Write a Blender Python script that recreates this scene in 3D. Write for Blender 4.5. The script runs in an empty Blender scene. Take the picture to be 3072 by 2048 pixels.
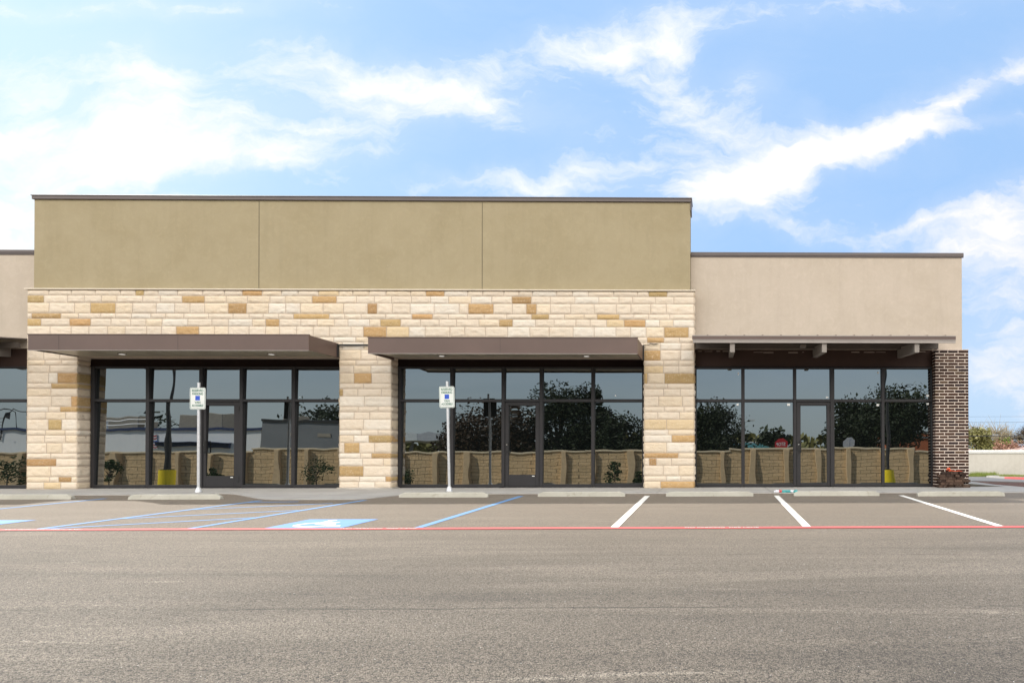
import bpy, bmesh, math, random
from mathutils import Vector, Matrix, noise
R = math.radians
random.seed(11)
sc = bpy.context.scene
col = sc.collection

# ------------------------------------------------------------------ camera
CAM = Vector((0.0, -17.6, 0.985))
yaw, pitch, roll = -0.01559726, 0.0063703, -0.00091654
f = Vector((-math.sin(yaw)*math.cos(pitch), math.cos(yaw)*math.cos(pitch), math.sin(pitch)))
r0 = Vector((math.cos(yaw), math.sin(yaw), 0)); u0 = r0.cross(f)
rr = math.cos(roll)*r0 + math.sin(roll)*u0
uu = -math.sin(roll)*r0 + math.cos(roll)*u0
cd = bpy.data.cameras.new("camera"); cam = bpy.data.objects.new("camera", cd); col.objects.link(cam)
cam.matrix_world = Matrix(((rr.x, uu.x, -f.x, CAM.x), (rr.y, uu.y, -f.y, CAM.y), (rr.z, uu.z, -f.z, CAM.z), (0, 0, 0, 1)))
cd.sensor_width = 36; cd.lens = 24.0
cd.shift_x = -(2175.27-1536)/3072; cd.shift_y = (1333.0-1024)/3072
cd.clip_start = 0.05; cd.clip_end = 3000
sc.camera = cam

# ------------------------------------------------------------------ light
SUN_TO = Vector((-0.9, 0.58, 1.0)).normalized()
SUN_E, SKY_S, EXPO = 3.2, 0.12, 0.82
sl = bpy.data.lights.new("sun", 'SUN'); so = bpy.data.objects.new("sun", sl); col.objects.link(so)
sl.energy = SUN_E; sl.angle = R(0.5); sl.color = (1.0, 0.955, 0.89)
so.rotation_euler = SUN_TO.to_track_quat('Z', 'Y').to_euler(); so.location = (0, 0, 40)
sc.view_settings.view_transform = 'Standard'; sc.view_settings.look = 'None'
sc.view_settings.exposure = EXPO; sc.view_settings.gamma = 1.0
sc.view_settings.use_curve_mapping = False
sc.cycles.max_bounces = 6; sc.cycles.diffuse_bounces = 3; sc.cycles.glossy_bounces = 4

class NT:
    """tiny node-tree helper"""
    def __init__(s, tree): s.t = tree; s.n = tree.nodes; s.l = tree.links
    def add(s, typ, **kw):
        n = s.n.new(typ)
        for k, v in kw.items(): setattr(n, k, v)
        return n
    def put(s, sock, v):
        if hasattr(v, 'links'): s.l.new(v, sock)
        else: sock.default_value = v
    def math(s, op, a, b=None, c=None, clamp=False):
        n = s.add('ShaderNodeMath', operation=op, use_clamp=clamp)
        s.put(n.inputs[0], a)
        if b is not None: s.put(n.inputs[1], b)
        if c is not None: s.put(n.inputs[2], c)
        return n.outputs[0]
    def vmath(s, op, a, b=None):
        n = s.add('ShaderNodeVectorMath', operation=op)
        s.put(n.inputs[0], a)
        if b is not None: s.put(n.inputs[1], b)
        return n.outputs['Value'] if op in ('LENGTH', 'DOT_PRODUCT') else n.outputs[0]
    def noise(s, vec, scale, detail=4, rough=0.55, dist=0.0, lac=2.0):
        n = s.add('ShaderNodeTexNoise'); 
        if vec is not None: s.l.new(vec, n.inputs['Vector'])
        n.inputs['Scale'].default_value = scale; n.inputs['Detail'].default_value = detail
        n.inputs['Roughness'].default_value = rough; n.inputs['Distortion'].default_value = dist
        n.inputs['Lacunarity'].default_value = lac
        return n
    def ramp(s, fac, stops, interp='LINEAR'):
        n = s.add('ShaderNodeValToRGB'); s.l.new(fac, n.inputs[0])
        e = n.color_ramp.elements; n.color_ramp.interpolation = interp
        while len(e) < len(stops): e.new(0.5)
        for i, (p, c) in enumerate(stops):
            e[i].position = p; e[i].color = (c, c, c, 1) if not hasattr(c, '__len__') else (*c[:3], 1)
        return n.outputs[0]
    def mapr(s, v, a, b, c=0.0, d=1.0, smooth=False):
        n = s.add('ShaderNodeMapRange'); n.interpolation_type = 'SMOOTHSTEP' if smooth else 'LINEAR'
        s.put(n.inputs[0], v)
        for i, q in enumerate((a, b, c, d)): n.inputs[i+1].default_value = q
        return n.outputs[0]
    def mix(s, fac, a, b, typ='MIX'):
        n = s.add('ShaderNodeMix', data_type='RGBA', blend_type=typ); n.clamp_factor = True
        s.put(n.inputs[0], fac)
        for i, v in ((6, a), (7, b)):
            if hasattr(v, 'links'): s.l.new(v, n.inputs[i])
            else: n.inputs[i].default_value = (*v[:3], 1)
        return n.outputs[2]

# ------------------------------------------------------------------ sky
def PX(x, y):                      # a direction of the sky as tangents to the right of / above straight ahead
    return ((x-2175.27)/2048+0.0156, (1333.0-y)/2048+0.0064)
w = bpy.data.worlds.new("World"); sc.world = w; w.use_nodes = True
N = NT(w.node_tree); N.n.clear()
out = N.add('ShaderNodeOutputWorld'); bg = N.add('ShaderNodeBackground'); bg.inputs[1].default_value = SKY_S
N.l.new(bg.outputs[0], out.inputs[0])
sky = N.add('ShaderNodeTexSky', sky_type='NISHITA'); sky.sun_disc = False
sky.sun_elevation = math.asin(SUN_TO.z); sky.sun_rotation = math.atan2(SUN_TO.x, SUN_TO.y)
sky.air_density = 1.0; sky.dust_density = 0.6; sky.ozone_density = 1.6
tc = N.add('ShaderNodeTexCoord'); D = tc.outputs['Generated']
sx = N.add('ShaderNodeSeparateXYZ'); N.l.new(D, sx.inputs[0])
dx, dy, dz = sx.outputs
fy = N.math('MAXIMUM', dy, 0.05)
u = N.math('DIVIDE', dx, fy); v = N.math('DIVIDE', dz, fy)
uv = N.add('ShaderNodeCombineXYZ'); N.l.new(u, uv.inputs[0]); N.l.new(v, uv.inputs[1]); uvv = uv.outputs[0]
# domain warp
wn = N.noise(uvv, 3.2, 5, 0.6); wv = N.vmath('SUBTRACT', wn.outputs['Color'], (0.5, 0.5, 0.5))
wsc = N.add('ShaderNodeVectorMath', operation='SCALE'); N.l.new(wv, wsc.inputs[0]); wsc.inputs['Scale'].default_value = 0.13
uw = N.vmath('ADD', uvv, wsc.outputs[0])
wn2 = N.noise(uvv, 11.0, 5, 0.6); wv2 = N.vmath('SUBTRACT', wn2.outputs['Color'], (0.5, 0.5, 0.5))
ws2 = N.add('ShaderNodeVectorMath', operation='SCALE'); N.l.new(wv2, ws2.inputs[0]); ws2.inputs['Scale'].default_value = 0.055
uw = N.vmath('ADD', uw, ws2.outputs[0])
BL = [ # px centre, px radii, tilt, strength
 (40, 500, 520, 230, 4, .78), (500, 230, 180, 130, -25, .60), (330, 400, 420, 150, 0, .42), (0, 780, 360, 160, 0, .62),
 (1180, 270, 330, 80, -16, .90), (1000, 370, 330, 85, 6, .55), (780, 500, 380, 45, 3, .60), (1560, 330, 260, 60, -8, .42),
 (1790, 150, 300, 62, 8, .85), (2050, 160, 70, 60, -35, .55), (2060, 300, 230, 62, -28, .62), (2270, 265, 85, 70, 10, .70),
 (1730, 545, 210, 62, 6, .85), (1400, 570, 200, 30, 0, .6), (2180, 575, 230, 90, 10, .80), (2470, 440, 430, 66, 24, 1.0), (2860, 290, 330, 40, 27, .80),
 (2790, 385, 320, 24, 9, .55), (2440, 330, 60, 60, 50, .35), (2980, 680, 230, 110, 25, .62), (3060, 900, 230, 190, 60, .75), (2760, 690, 150, 45, 10, .55),
 (250, 15, 330, 40, 0, .62), (680, 15, 240, 35, 0, .5), (2330, 25, 600, 50, 6, .30), (2480, 715, 240, 40, -14, .42), (2980, 1130, 300, 60, 0, .35), (3060, 150, 60, 60, 0, .4)]
acc = None
for (cx, cy, rx, ry, ang, amp) in BL:
    mu, mv = PX(cx, cy); a = R(ang)
    sub = N.vmath('SUBTRACT', uw, (mu, mv, 0))
    p = N.vmath('DOT_PRODUCT', sub, (math.cos(a)/(rx/2048), math.sin(a)/(rx/2048), 0))
    q = N.vmath('DOT_PRODUCT', sub, (-math.sin(a)/(ry/2048), math.cos(a)/(ry/2048), 0))
    d2 = N.math('ADD', N.math('MULTIPLY', p, p), N.math('MULTIPLY', q, q))
    g = N.math('MULTIPLY', N.math('POWER', 2.718, N.math('MULTIPLY', d2, -0.9)), amp)
    acc = g if acc is None else N.math('ADD', acc, g)
mp = N.add('ShaderNodeMapping'); N.l.new(uw, mp.inputs[0]); mp.inputs['Rotation'].default_value = (0, 0, R(-24)); mp.inputs['Scale'].default_value = (1.0, 2.8, 1)
n1 = N.noise(mp.outputs[0], 2.8, 10, 0.66, 0.5)
n2 = N.noise(mp.outputs[0], 11.0, 6, 0.6, 0.3)
fb = N.math('ADD', N.math('MULTIPLY', n1.outputs[0], 1.0), N.math('MULTIPLY', n2.outputs[0], 0.45))
fb = N.math('SUBTRACT', fb, 0.725)
dens = N.math('ADD', N.math('MULTIPLY', acc, 1.15), N.math('MULTIPLY', fb, 2.75))
front = N.mapr(dens, 0.15, 1.22, smooth=False)
veil = N.mapr(N.math('ADD', N.math('MULTIPLY', acc, .5), N.math('MULTIPLY', n1.outputs[0], 0.5)), 0.22, 0.95, 0.14, 0.50)
front = N.math('MAXIMUM', front, veil)
fmask = N.mapr(dy, 0.12, 0.35, smooth=True)
front = N.math('MULTIPLY', front, fmask)
# unseen cloud over the rest of the dome, added as fill light
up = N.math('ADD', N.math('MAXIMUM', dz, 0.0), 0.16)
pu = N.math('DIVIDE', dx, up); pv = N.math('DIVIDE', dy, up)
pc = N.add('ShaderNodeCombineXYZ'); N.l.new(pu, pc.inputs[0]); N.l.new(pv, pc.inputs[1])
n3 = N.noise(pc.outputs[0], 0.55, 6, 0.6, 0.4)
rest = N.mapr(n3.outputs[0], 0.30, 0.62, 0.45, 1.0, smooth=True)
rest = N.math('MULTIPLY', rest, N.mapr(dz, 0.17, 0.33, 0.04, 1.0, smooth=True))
# made-up bright bank behind the camera lights the shaded facade; thinned overhead
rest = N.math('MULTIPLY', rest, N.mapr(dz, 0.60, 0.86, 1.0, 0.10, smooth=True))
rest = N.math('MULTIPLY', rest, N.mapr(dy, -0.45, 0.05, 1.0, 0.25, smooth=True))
# brighter towards the sun
cosun = N.vmath('DOT_PRODUCT', D, tuple(SUN_TO))
glow = N.mapr(cosun, 0.1, 0.95, 0.0, 1.0, smooth=True)
clf = N.mix(glow, (4.75, 4.70, 4.95), (5.0, 5.1, 5.2))
base = sky.outputs[0]
hz = N.mapr(dz, 0.0, 0.26, 0.75, 0.0, smooth=True)
bf = N.mix(N.mapr(N.math('MULTIPLY', u, -1.0), 0.25, 1.10, smooth=True), (1.30, 2.62, 4.65), (2.75, 4.05, 4.75))
bf = N.mix(0.12, bf, base)
bf = N.mix(hz, bf, (2.5, 3.5, 4.5))
glo2 = N.mapr(cosun, 0.45, 1.0, 0.0, 0.75)
bb_ = N.mix(N.mapr(dz, 0.0, 0.30, 0.95, 0.2, smooth=True), base, (2.45, 2.95, 3.2))
fin_f = N.mix(front, bf, clf)
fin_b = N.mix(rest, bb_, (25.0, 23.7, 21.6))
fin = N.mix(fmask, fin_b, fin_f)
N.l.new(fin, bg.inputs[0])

# ------------------------------------------------------------------ material helpers
def newmat(name):
    m = bpy.data.materials.new(name); m.use_nodes = True
    n = NT(m.node_tree); b = m.node_tree.nodes['Principled BSDF']
    return m, n, b
def objco(n): return n.add('ShaderNodeTexCoord').outputs['Object']
def geopos(n): return n.add('ShaderNodeNewGeometry').outputs['Position']
def bump(n, b, h, strength=0.3, dist=0.01):
    bp = n.add('ShaderNodeBump'); bp.inputs['Strength'].default_value = strength; bp.inputs['Distance'].default_value = dist
    n.l.new(h, bp.inputs['Height']); n.l.new(bp.outputs[0], b.inputs['Normal']); return bp
def simple(name, c, rough=0.6, metal=0.0, var=0.08, vs=3.0, bs=0.0, bscale=80, coord='geo', spec=0.5):
    m, n, b = newmat(name)
    co = geopos(n) if coord == 'geo' else objco(n)
    nz = n.noise(co, vs, 5, 0.6)
    k = n.mapr(nz.outputs[0], 0.3, 0.7, 1-var, 1+var)
    mulc = n.add('ShaderNodeVectorMath', operation='SCALE'); mulc.inputs[0].default_value = c; n.l.new(k, mulc.inputs['Scale'])
    n.l.new(mulc.outputs[0], b.inputs['Base Color'])
    b.inputs['Roughness'].default_value = rough; b.inputs['Metallic'].default_value = metal
    b.inputs['Specular IOR Level'].default_value = spec
    if bs: bump(n, b, n.noise(co, bscale, 3, 0.6).outputs[0], bs, 0.005)
    return m

def stucco(name, c, c2, tint=None):
    m, n, b = newmat(name); co = geopos(n)
    a = n.noise(co, 0.55, 6, 0.62, 0.6); a2 = n.noise(co, 2.4, 6, 0.7, 0.5)
    blot = n.math('ADD', n.math('MULTIPLY', a.outputs[0], 0.6), n.math('MULTIPLY', a2.outputs[0], 0.4))
    k = n.mapr(blot, 0.36, 0.62, smooth=True)
    cc = n.mix(k, c, c2)
    fine = n.noise(co, 160, 3, 0.7)
    cc = n.mix(n.mapr(fine.outputs[0], 0.35, 0.65, 0.0, 0.22), cc, tuple(x*0.75 for x in c))
    sp = n.noise(co, 26, 2, 0.5)                         # tiny pale scuffs
    cc = n.mix(n.mapr(sp.outputs[0], 0.74, 0.78, 0.0, 0.30), cc, (0.6, 0.56, 0.45))
    mpn = n.add('ShaderNodeMapping'); n.l.new(co, mpn.inputs[0]); mpn.inputs['Scale'].default_value = (5, 5, 0.35)
    st = n.noise(mpn.outputs[0], 1.0, 5, 0.6)
    cc = n.mix(n.mapr(st.outputs[0], 0.50, 0.72, 0.0, 0.16), cc, tuple(x*0.68 for x in c))
    tw = n.noise(co, 5.5, 6, 0.75, 1.2); cc = n.mix(n.mapr(tw.outputs[0], 0.50, 0.66, 0.0, 0.22), cc, tuple(min(.8, x*1.22) for x in c2))
    n.l.new(cc, b.inputs['Base Color']); b.inputs['Roughness'].default_value = 0.92
    b.inputs['Specular IOR Level'].default_value = 0.2
    h = n.math('ADD', n.noise(co, 240, 3, 0.6).outputs[0], n.math('MULTIPLY', n.noise(co, 60, 3, 0.6).outputs[0], 0.8))
    bump(n, b, h, 0.35, 0.004)
    return m

M = {}
M['olive'] = stucco('olive_stucco', (0.302, 0.252, 0.158), (0.334, 0.282, 0.184))
M['tan'] = stucco('tan_stucco', (0.430, 0.368, 0.300), (0.468, 0.402, 0.335))
M['cream_wall'] = stucco('cream_wall', (0.50, 0.47, 0.42), (0.56, 0.53, 0.48))
M['white_wall'] = stucco('white_wall', (0.84, 0.83, 0.79), (0.86, 0.85, 0.82))
M['coping'] = simple('coping_metal', (0.085, 0.066, 0.062), 0.45, 0.0, 0.08)
M['limecap'] = simple('limestone_cap', (0.62, 0.55, 0.45), 0.9, var=0.06, bs=0.2)
M['fascia'] = simple('bronze_fascia', (0.100, 0.064, 0.053), 0.42, 0.0, 0.10, 0.8, spec=0.5)
M['fascia_light'] = simple('bronze_fascia_edge', (0.29, 0.26, 0.24), 0.5, 0.0, 0.08)
M['header'] = simple('header_panel', (0.012, 0.007, 0.006), 0.8, 0.0, 0.2, 1.5, spec=0.12)
M['purlin'] = simple('purlin_paint', (0.075, 0.062, 0.052), 0.6)
M['header_brown'] = simple('brown_header', (0.052, 0.033, 0.028), 0.8, spec=0.15)
M['beam'] = simple('painted_beam', (0.22, 0.195, 0.175), 0.6, 0.0, 0.06)
M['frame'] = simple('storefront_aluminium', (0.022, 0.021, 0.023), 0.55, 0.0, 0.12, 2.0, spec=0.3)
m, n, b = newmat('light_lens'); b.inputs['Base Color'].default_value = (.8, .8, .78, 1); b.inputs['Emission Color'].default_value = (1, .97, .9, 1); b.inputs['Emission Strength'].default_value = 0.35; M['lens'] = m
M['black'] = simple('dark_rubber', (0.012, 0.012, 0.012), 0.6)
M['white'] = simple('white_plastic', (0.75, 0.75, 0.73), 0.4)
M['steel'] = simple('galvanised_steel', (0.55, 0.56, 0.58), 0.45, 0.55, 0.10, 20)
M['chrome'] = simple('bright_metal', (0.7, 0.7, 0.7), 0.25, 0.9)
m, n, b = newmat('soffit_metal'); co = geopos(n)
mpn = n.add('ShaderNodeMapping'); n.l.new(co, mpn.inputs[0]); mpn.inputs['Scale'].default_value = (3.0, 0.25, 1)
k = n.mapr(n.noise(mpn.outputs[0], 1.5, 3).outputs[0], 0.35, 0.65, 0.85, 1.1)
vv = n.add('ShaderNodeVectorMath', operation='SCALE'); vv.inputs[0].default_value = (0.40, 0.36, 0.28); n.l.new(k, vv.inputs['Scale'])
n.l.new(vv.outputs[0], b.inputs['Base Color']); b.inputs['Metallic'].default_value = 0.0; b.inputs['Roughness'].default_value = 0.30; b.inputs['IOR'].default_value = 1.35
M['soffit'] = m

# glass: dark tinted, mirror-like
m, n, b = newmat('tinted_glass')
b.inputs['Base Color'].default_value = (0.004, 0.005, 0.005, 1); b.inputs['Roughness'].default_value = 0.0
b.inputs['IOR'].default_value = 3.2; b.inputs['Specular Tint'].default_value = (0.95, 0.99, 1.0, 1)
M['glass'] = m

# limestone with a colour per block
m, n, b = newmat('limestone_blocks'); co = geopos(n)
at = n.add('ShaderNodeAttribute', attribute_name='col').outputs['Color']
blot = n.noise(co, 9, 6, 0.65, 0.4); k = n.mapr(blot.outputs[0], 0.50, 0.70, 0.0, 0.35)
cc = n.mix(k, at, n.mix(0.5, at, (0.55, 0.36, 0.17), 'MIX'))
fl = n.noise(co, 38, 5, 0.75); cc = n.mix(n.mapr(fl.outputs[0], 0.55, 0.66, 0.0, 0.55), cc, (0.74, 0.65, 0.53))
pit = n.noise(co, 120, 3, 0.6); cc = n.mix(n.mapr(pit.outputs[0], 0.62, 0.75, 0.0, 0.3), cc, (0.25, 0.17, 0.09))
n.l.new(cc, b.inputs['Base Color']); b.inputs['Roughness'].default_value = 0.93; b.inputs['Specular IOR Level'].default_value = 0.2
mpn = n.add('ShaderNodeMapping'); n.l.new(co, mpn.inputs[0]); mpn.inputs['Rotation'].default_value = (0, R(30), 0); mpn.inputs['Scale'].default_value = (9, 9, 20)
h = n.math('ADD', n.noise(mpn.outputs[0], 1.0, 6, 0.65, 0.6).outputs[0], n.math('MULTIPLY', n.noise(co, 70, 4, 0.65).outputs[0], 0.35))
bump(n, b, h, 0.9, 0.022)
M['stone'] = m
M['mortar'] = simple('stone_mortar', (0.43, 0.35, 0.28), 0.95, var=0.08, vs=6, bs=0.3, bscale=90)
M['mortar_white'] = simple('brick_mortar', (0.60, 0.51, 0.445), 0.95, var=0.10, vs=8, bs=0.4, bscale=90)
m, n, b = newmat('dark_brick'); co = geopos(n)
at = n.add('ShaderNodeAttribute', attribute_name='col').outputs['Color']
cc = n.mix(n.mapr(n.noise(co, 30, 5, 0.7).outputs[0], 0.5, 0.75, 0.0, 0.35), at, (0.11, 0.07, 0.05))
n.l.new(cc, b.inputs['Base Color']); b.inputs['Roughness'].default_value = 0.95; b.inputs['Specular IOR Level'].default_value = 0.1
bump(n, b, n.noise(co, 90, 4, 0.7).outputs[0], 0.5, 0.006); M['brick'] = m

m, n, b = newmat('loose_dark_brick'); oi = n.add('ShaderNodeObjectInfo').outputs['Random']
cc = n.mix(oi, (0.028, 0.018, 0.015), (0.105, 0.066, 0.048)); cc = n.mix(n.mapr(n.noise(geopos(n), 25, 4, .7).outputs[0], .55, .7, 0, .5), cc, (0.20, 0.16, 0.13))
n.l.new(cc, b.inputs['Base Color']); b.inputs['Roughness'].default_value = 0.92; b.inputs['Specular IOR Level'].default_value = 0.15; M['brick_loose'] = m
# asphalt
m, n, b = newmat('asphalt'); co = geopos(n)
mpn = n.add('ShaderNodeMapping'); n.l.new(co, mpn.inputs[0]); mpn.inputs['Scale'].default_value = (0.10, 0.75, 1)
drag = n.noise(mpn.outputs[0], 1.6, 7, 0.62, 0.7)
big = n.noise(co, 0.22, 5, 0.6, 0.5)
base_c = n.mix(n.mapr(big.outputs[0], 0.35, 0.65, smooth=True), (0.145, 0.123, 0.098), (0.182, 0.155, 0.124))
base_c = n.mix(n.mapr(drag.outputs[0], 0.48, 0.66, 0.0, 0.65, smooth=True), base_c, (0.245, 0.210, 0.168))
base_c = n.mix(n.mapr(drag.outputs[0], 0.46, 0.30, 0.0, 0.65, smooth=True), base_c, (0.096, 0.083, 0.069))
mp3 = n.add('ShaderNodeMapping'); n.l.new(co, mp3.inputs[0]); mp3.inputs['Scale'].default_value = (0.35, 2.6, 1); mp3.inputs['Rotation'].default_value = (0, 0, R(4))
dust = n.noise(mp3.outputs[0], 1.4, 8, 0.72, 1.0)
base_c = n.mix(n.mapr(dust.outputs[0], 0.58, 0.78, 0.0, 0.75, smooth=True), base_c, (0.42, 0.37, 0.30))
# towards the kerb the lot is dustier, out in the lane coarser and greyer
sep = n.add('ShaderNodeSeparateXYZ'); n.l.new(co, sep.inputs[0])
far = n.mapr(sep.outputs[1], -13.0, -6.0, 0.0, 1.0, smooth=True)
base_c = n.mix(n.math('MULTIPLY', far, 0.58), base_c, (0.265, 0.215, 0.163))
vor = n.add('ShaderNodeTexVoronoi'); n.l.new(co, vor.inputs['Vector']); vor.inputs['Scale'].default_value = 135.0
vcol = n.add('ShaderNodeSeparateColor'); n.l.new(vor.outputs['Color'], vcol.inputs[0])
agg = n.math('ADD', vor.outputs['Distance'], 0.0)
stone_v = n.mapr(vcol.outputs[0], 0.0, 1.0, 0.35, 1.72)
base_c2 = n.add('ShaderNodeVectorMath', operation='SCALE'); n.l.new(base_c, base_c2.inputs[0]); n.l.new(stone_v, base_c2.inputs['Scale'])
fadeg = n.mapr(sep.outputs[1], -14.0, -5.0, 1.0, 0.35)
base_c = n.mix(fadeg, base_c, base_c2.outputs[0])
pitn = n.noise(co, 52, 4, 0.8)
pit = n.mapr(pitn.outputs[0], 0.48, 0.39, 0.0, 0.95)
base_c = n.mix(n.math('MULTIPLY', pit, fadeg), base_c, (0.035, 0.032, 0.030))
spk = n.noise(co, 9.0, 2, 0.5); spk2 = n.noise(co, 60, 2, 0.5)
sp = n.math('MULTIPLY', n.mapr(spk.outputs[0], 0.46, 0.56), n.mapr(spk2.outputs[0], 0.715, 0.745))
base_c = n.mix(sp, base_c, (0.72, 0.70, 0.66))
# paving seams along the lane and a few old oil spots
for (ys_, hw, a0, a1, ns, amp) in ((-10.35, .014, .47, .58, .35, .65), (-12.62, .016, .44, .55, .30, .7), (-9.3, .010, .50, .60, .5, .45), (-5.9, .010, .48, .58, .5, .4)):
    wob = n.noise(co, 0.8, 3, .6)
    dd = n.math('ABSOLUTE', n.math('ADD', n.math('SUBTRACT', sep.outputs[1], ys_), n.math('MULTIPLY', n.math('SUBTRACT', wob.outputs[0], .5), .12)))
    ln = n.math('MULTIPLY', n.mapr(dd, hw*.4, hw*1.6, 1.0, 0.0), n.mapr(n.noise(co, ns+ys_*-.01, 4, .7).outputs[0], a0, a1, 0.0, amp))
    base_c = n.mix(ln, base_c, (0.04, 0.036, 0.032))
oil = n.noise(co, 0.55, 3, .55, .3); base_c = n.mix(n.mapr(oil.outputs[0], .70, .78, 0, .45, smooth=True), base_c, (0.06, 0.052, 0.045))
n.l.new(base_c, b.inputs['Base Color']); b.inputs['Roughness'].default_value = 0.74; b.inputs['Specular IOR Level'].default_value = 0.48; b.inputs['Specular Tint'].default_value = (1, .94, .85, 1)
hh = n.math('ADD', n.math('MULTIPLY', agg, -1.0), n.math('MULTIPLY', pitn.outputs[0], 1.2))
bump(n, b, hh, 0.8, 0.016)
M['asphalt'] = m
m, n, b = newmat('road_asphalt'); co = geopos(n)
cc = n.mix(n.mapr(n.noise(co, 0.6, 5, 0.6).outputs[0], 0.35, 0.65), (0.085, 0.083, 0.085), (0.14, 0.135, 0.13))
cc = n.mix(n.mapr(n.noise(co, 60, 2, 0.6).outputs[0], 0.55, 0.7, 0, 0.5), cc, (0.2, 0.2, 0.19))
n.l.new(cc, b.inputs['Base Color']); b.inputs['Roughness'].default_value = 0.85; M['road'] = m

def concrete(name, c, c2, stain=(0.16, 0.14, 0.11), amt=0.5):
    m, n, b = newmat(name); co = geopos(n)
    cc = n.mix(n.mapr(n.noise(co, 1.3, 7, 0.65, 0.5).outputs[0], 0.35, 0.65), c, c2)
    cc = n.mix(n.mapr(n.noise(co, 4.5, 6, 0.75, 1.0).outputs[0], 0.56, 0.74, 0.0, amt), cc, stain)
    cc = n.mix(n.mapr(n.noise(co, 130, 3, 0.6).outputs[0], 0.4, 0.68, 0.0, 0.25), cc, tuple(x*0.6 for x in c))
    n.l.new(cc, b.inputs['Base Color']); b.inputs['Roughness'].default_value = 0.9; b.inputs['Specular IOR Level'].default_value = 0.3
    bump(n, b, n.noise(co, 90, 4, 0.7).outputs[0], 0.35, 0.006)
    return m
M['concrete'] = concrete('sidewalk_concrete', (0.34, 0.325, 0.305), (0.42, 0.405, 0.38))
M['stop_concrete'] = concrete('precast_concrete', (0.35, 0.335, 0.285), (0.43, 0.415, 0.36), (0.17, 0.145, 0.09), 0.7)
M['plinth'] = concrete('rough_plinth', (0.24, 0.22, 0.19), (0.42, 0.39, 0.35), (0.12, 0.10, 0.08), 0.8)

def paint(name, c, wear=0.35):
    m, n, b = newmat(name); co = geopos(n)
    k = n.mapr(n.noise(co, 45, 5, 0.75).outputs[0], 0.56, 0.70, 0.0, wear)
    cc = n.mix(k, c, (0.2, 0.18, 0.16))
    cc = n.mix(n.mapr(n.noise(co, 3, 4, 0.6).outputs[0], 0.4, 0.7, 0.0, 0.2), cc, tuple(x*0.8 for x in c))
    n.l.new(cc, b.inputs['Base Color']); b.inputs['Roughness'].default_value = 0.75
    bump(n, b, n.noise(co, 80, 3, 0.7).outputs[0], 0.25, 0.005)
    return m
M['pwhite'] = paint('white_line_paint', (0.80, 0.78, 0.72))
M['pblue'] = paint('blue_line_paint', (0.13, 0.28, 0.52), 0.45)
M['pblue_sym'] = paint('blue_symbol_paint', (0.125, 0.27, 0.56))
M['pred'] = paint('red_stripe_paint', (0.60, 0.105, 0.10), 0.4)

def ground_mat(name, a, bb, cc3, sc_=1.0):
    m, n, b = newmat(name); co = geopos(n)
    c1 = n.mix(n.mapr(n.noise(co, 0.5*sc_, 6, 0.7).outputs[0], 0.38, 0.62), a, bb)
    c1 = n.mix(n.mapr(n.noise(co, 14*sc_, 5, 0.75).outputs[0], 0.45, 0.65, 0, 0.8), c1, cc3)
    n.l.new(c1, b.inputs['Base Color']); b.inputs['Roughness'].default_value = 0.95
    bump(n, b, n.noise(co, 30*sc_, 5, 0.8).outputs[0], 0.9, 0.05); return m
M['dirt'] = ground_mat('dry_ground', (0.15, 0.12, 0.075), (0.10, 0.11, 0.045), (0.20, 0.165, 0.11))
M['mulch'] = ground_mat('red_mulch', (0.17, 0.075, 0.05), (0.10, 0.045, 0.03), (0.27, 0.15, 0.11), 2.0)

# split-face fence wall
m, n, b = newmat('split_face_block'); co = geopos(n)
mpn = n.add('ShaderNodeMapping'); n.l.new(co, mpn.inputs[0]); mpn.inputs['Rotation'].default_value = (R(90), 0, 0)
bt = n.add('ShaderNodeTexBrick'); n.l.new(mpn.outputs[0], bt.inputs['Vector'])
bt.inputs['Scale'].default_value = 1.0; bt.inputs['Brick Width'].default_value = 0.62; bt.inputs['Row Height'].default_value = 0.24
bt.inputs['Mortar Size'].default_value = 0.012; bt.inputs['Color1'].default_value = (0.80, 0.56, 0.30, 1); bt.inputs['Color2'].default_value = (0.66, 0.46, 0.24, 1)
bt.inputs['Mortar'].default_value = (0.36, 0.26, 0.14, 1)
b2t = n.add('ShaderNodeTexBrick'); n.l.new(mpn.outputs[0], b2t.inputs['Vector']); b2t.inputs['Scale'].default_value = 1.0; b2t.inputs['Brick Width'].default_value = 40; b2t.inputs['Row Height'].default_value = 0.48; b2t.inputs['Mortar Size'].default_value = 0.02; b2t.inputs['Mortar Smooth'].default_value = 0.3
cc = n.mix(n.mapr(n.noise(co, 5, 6, 0.7).outputs[0], 0.4, 0.7, 0, 0.45), bt.outputs['Color'], (0.82, 0.60, 0.36))
cc = n.mix(n.math('MULTIPLY', b2t.outputs['Fac'], 0.8), cc, (0.16, 0.11, 0.06))
cc = n.mix(n.mapr(n.noise(co, 2.2, 4, 0.7).outputs[0], 0.5, 0.7, 0, 0.5), cc, (0.44, 0.33, 0.18))
n.l.new(cc, b.inputs['Base Color']); b.inputs['Roughness'].default_value = 0.95
h = n.math('SUBTRACT', n.math('MULTIPLY', n.noise(co, 9, 6, 0.75).outputs[0], 1.6), bt.outputs['Fac'])
bump(n, b, h, 1.0, 0.05)
M['block'] = m
M['block_cap'] = simple('fence_cap', (0.66, 0.54, 0.36), 0.95, var=0.15, vs=8, bs=0.8, bscale=20)
M['pilaster'] = simple('pilaster_concrete', (0.62, 0.45, 0.26), 0.95, var=0.12, vs=5, bs=0.4, bscale=30)

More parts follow.
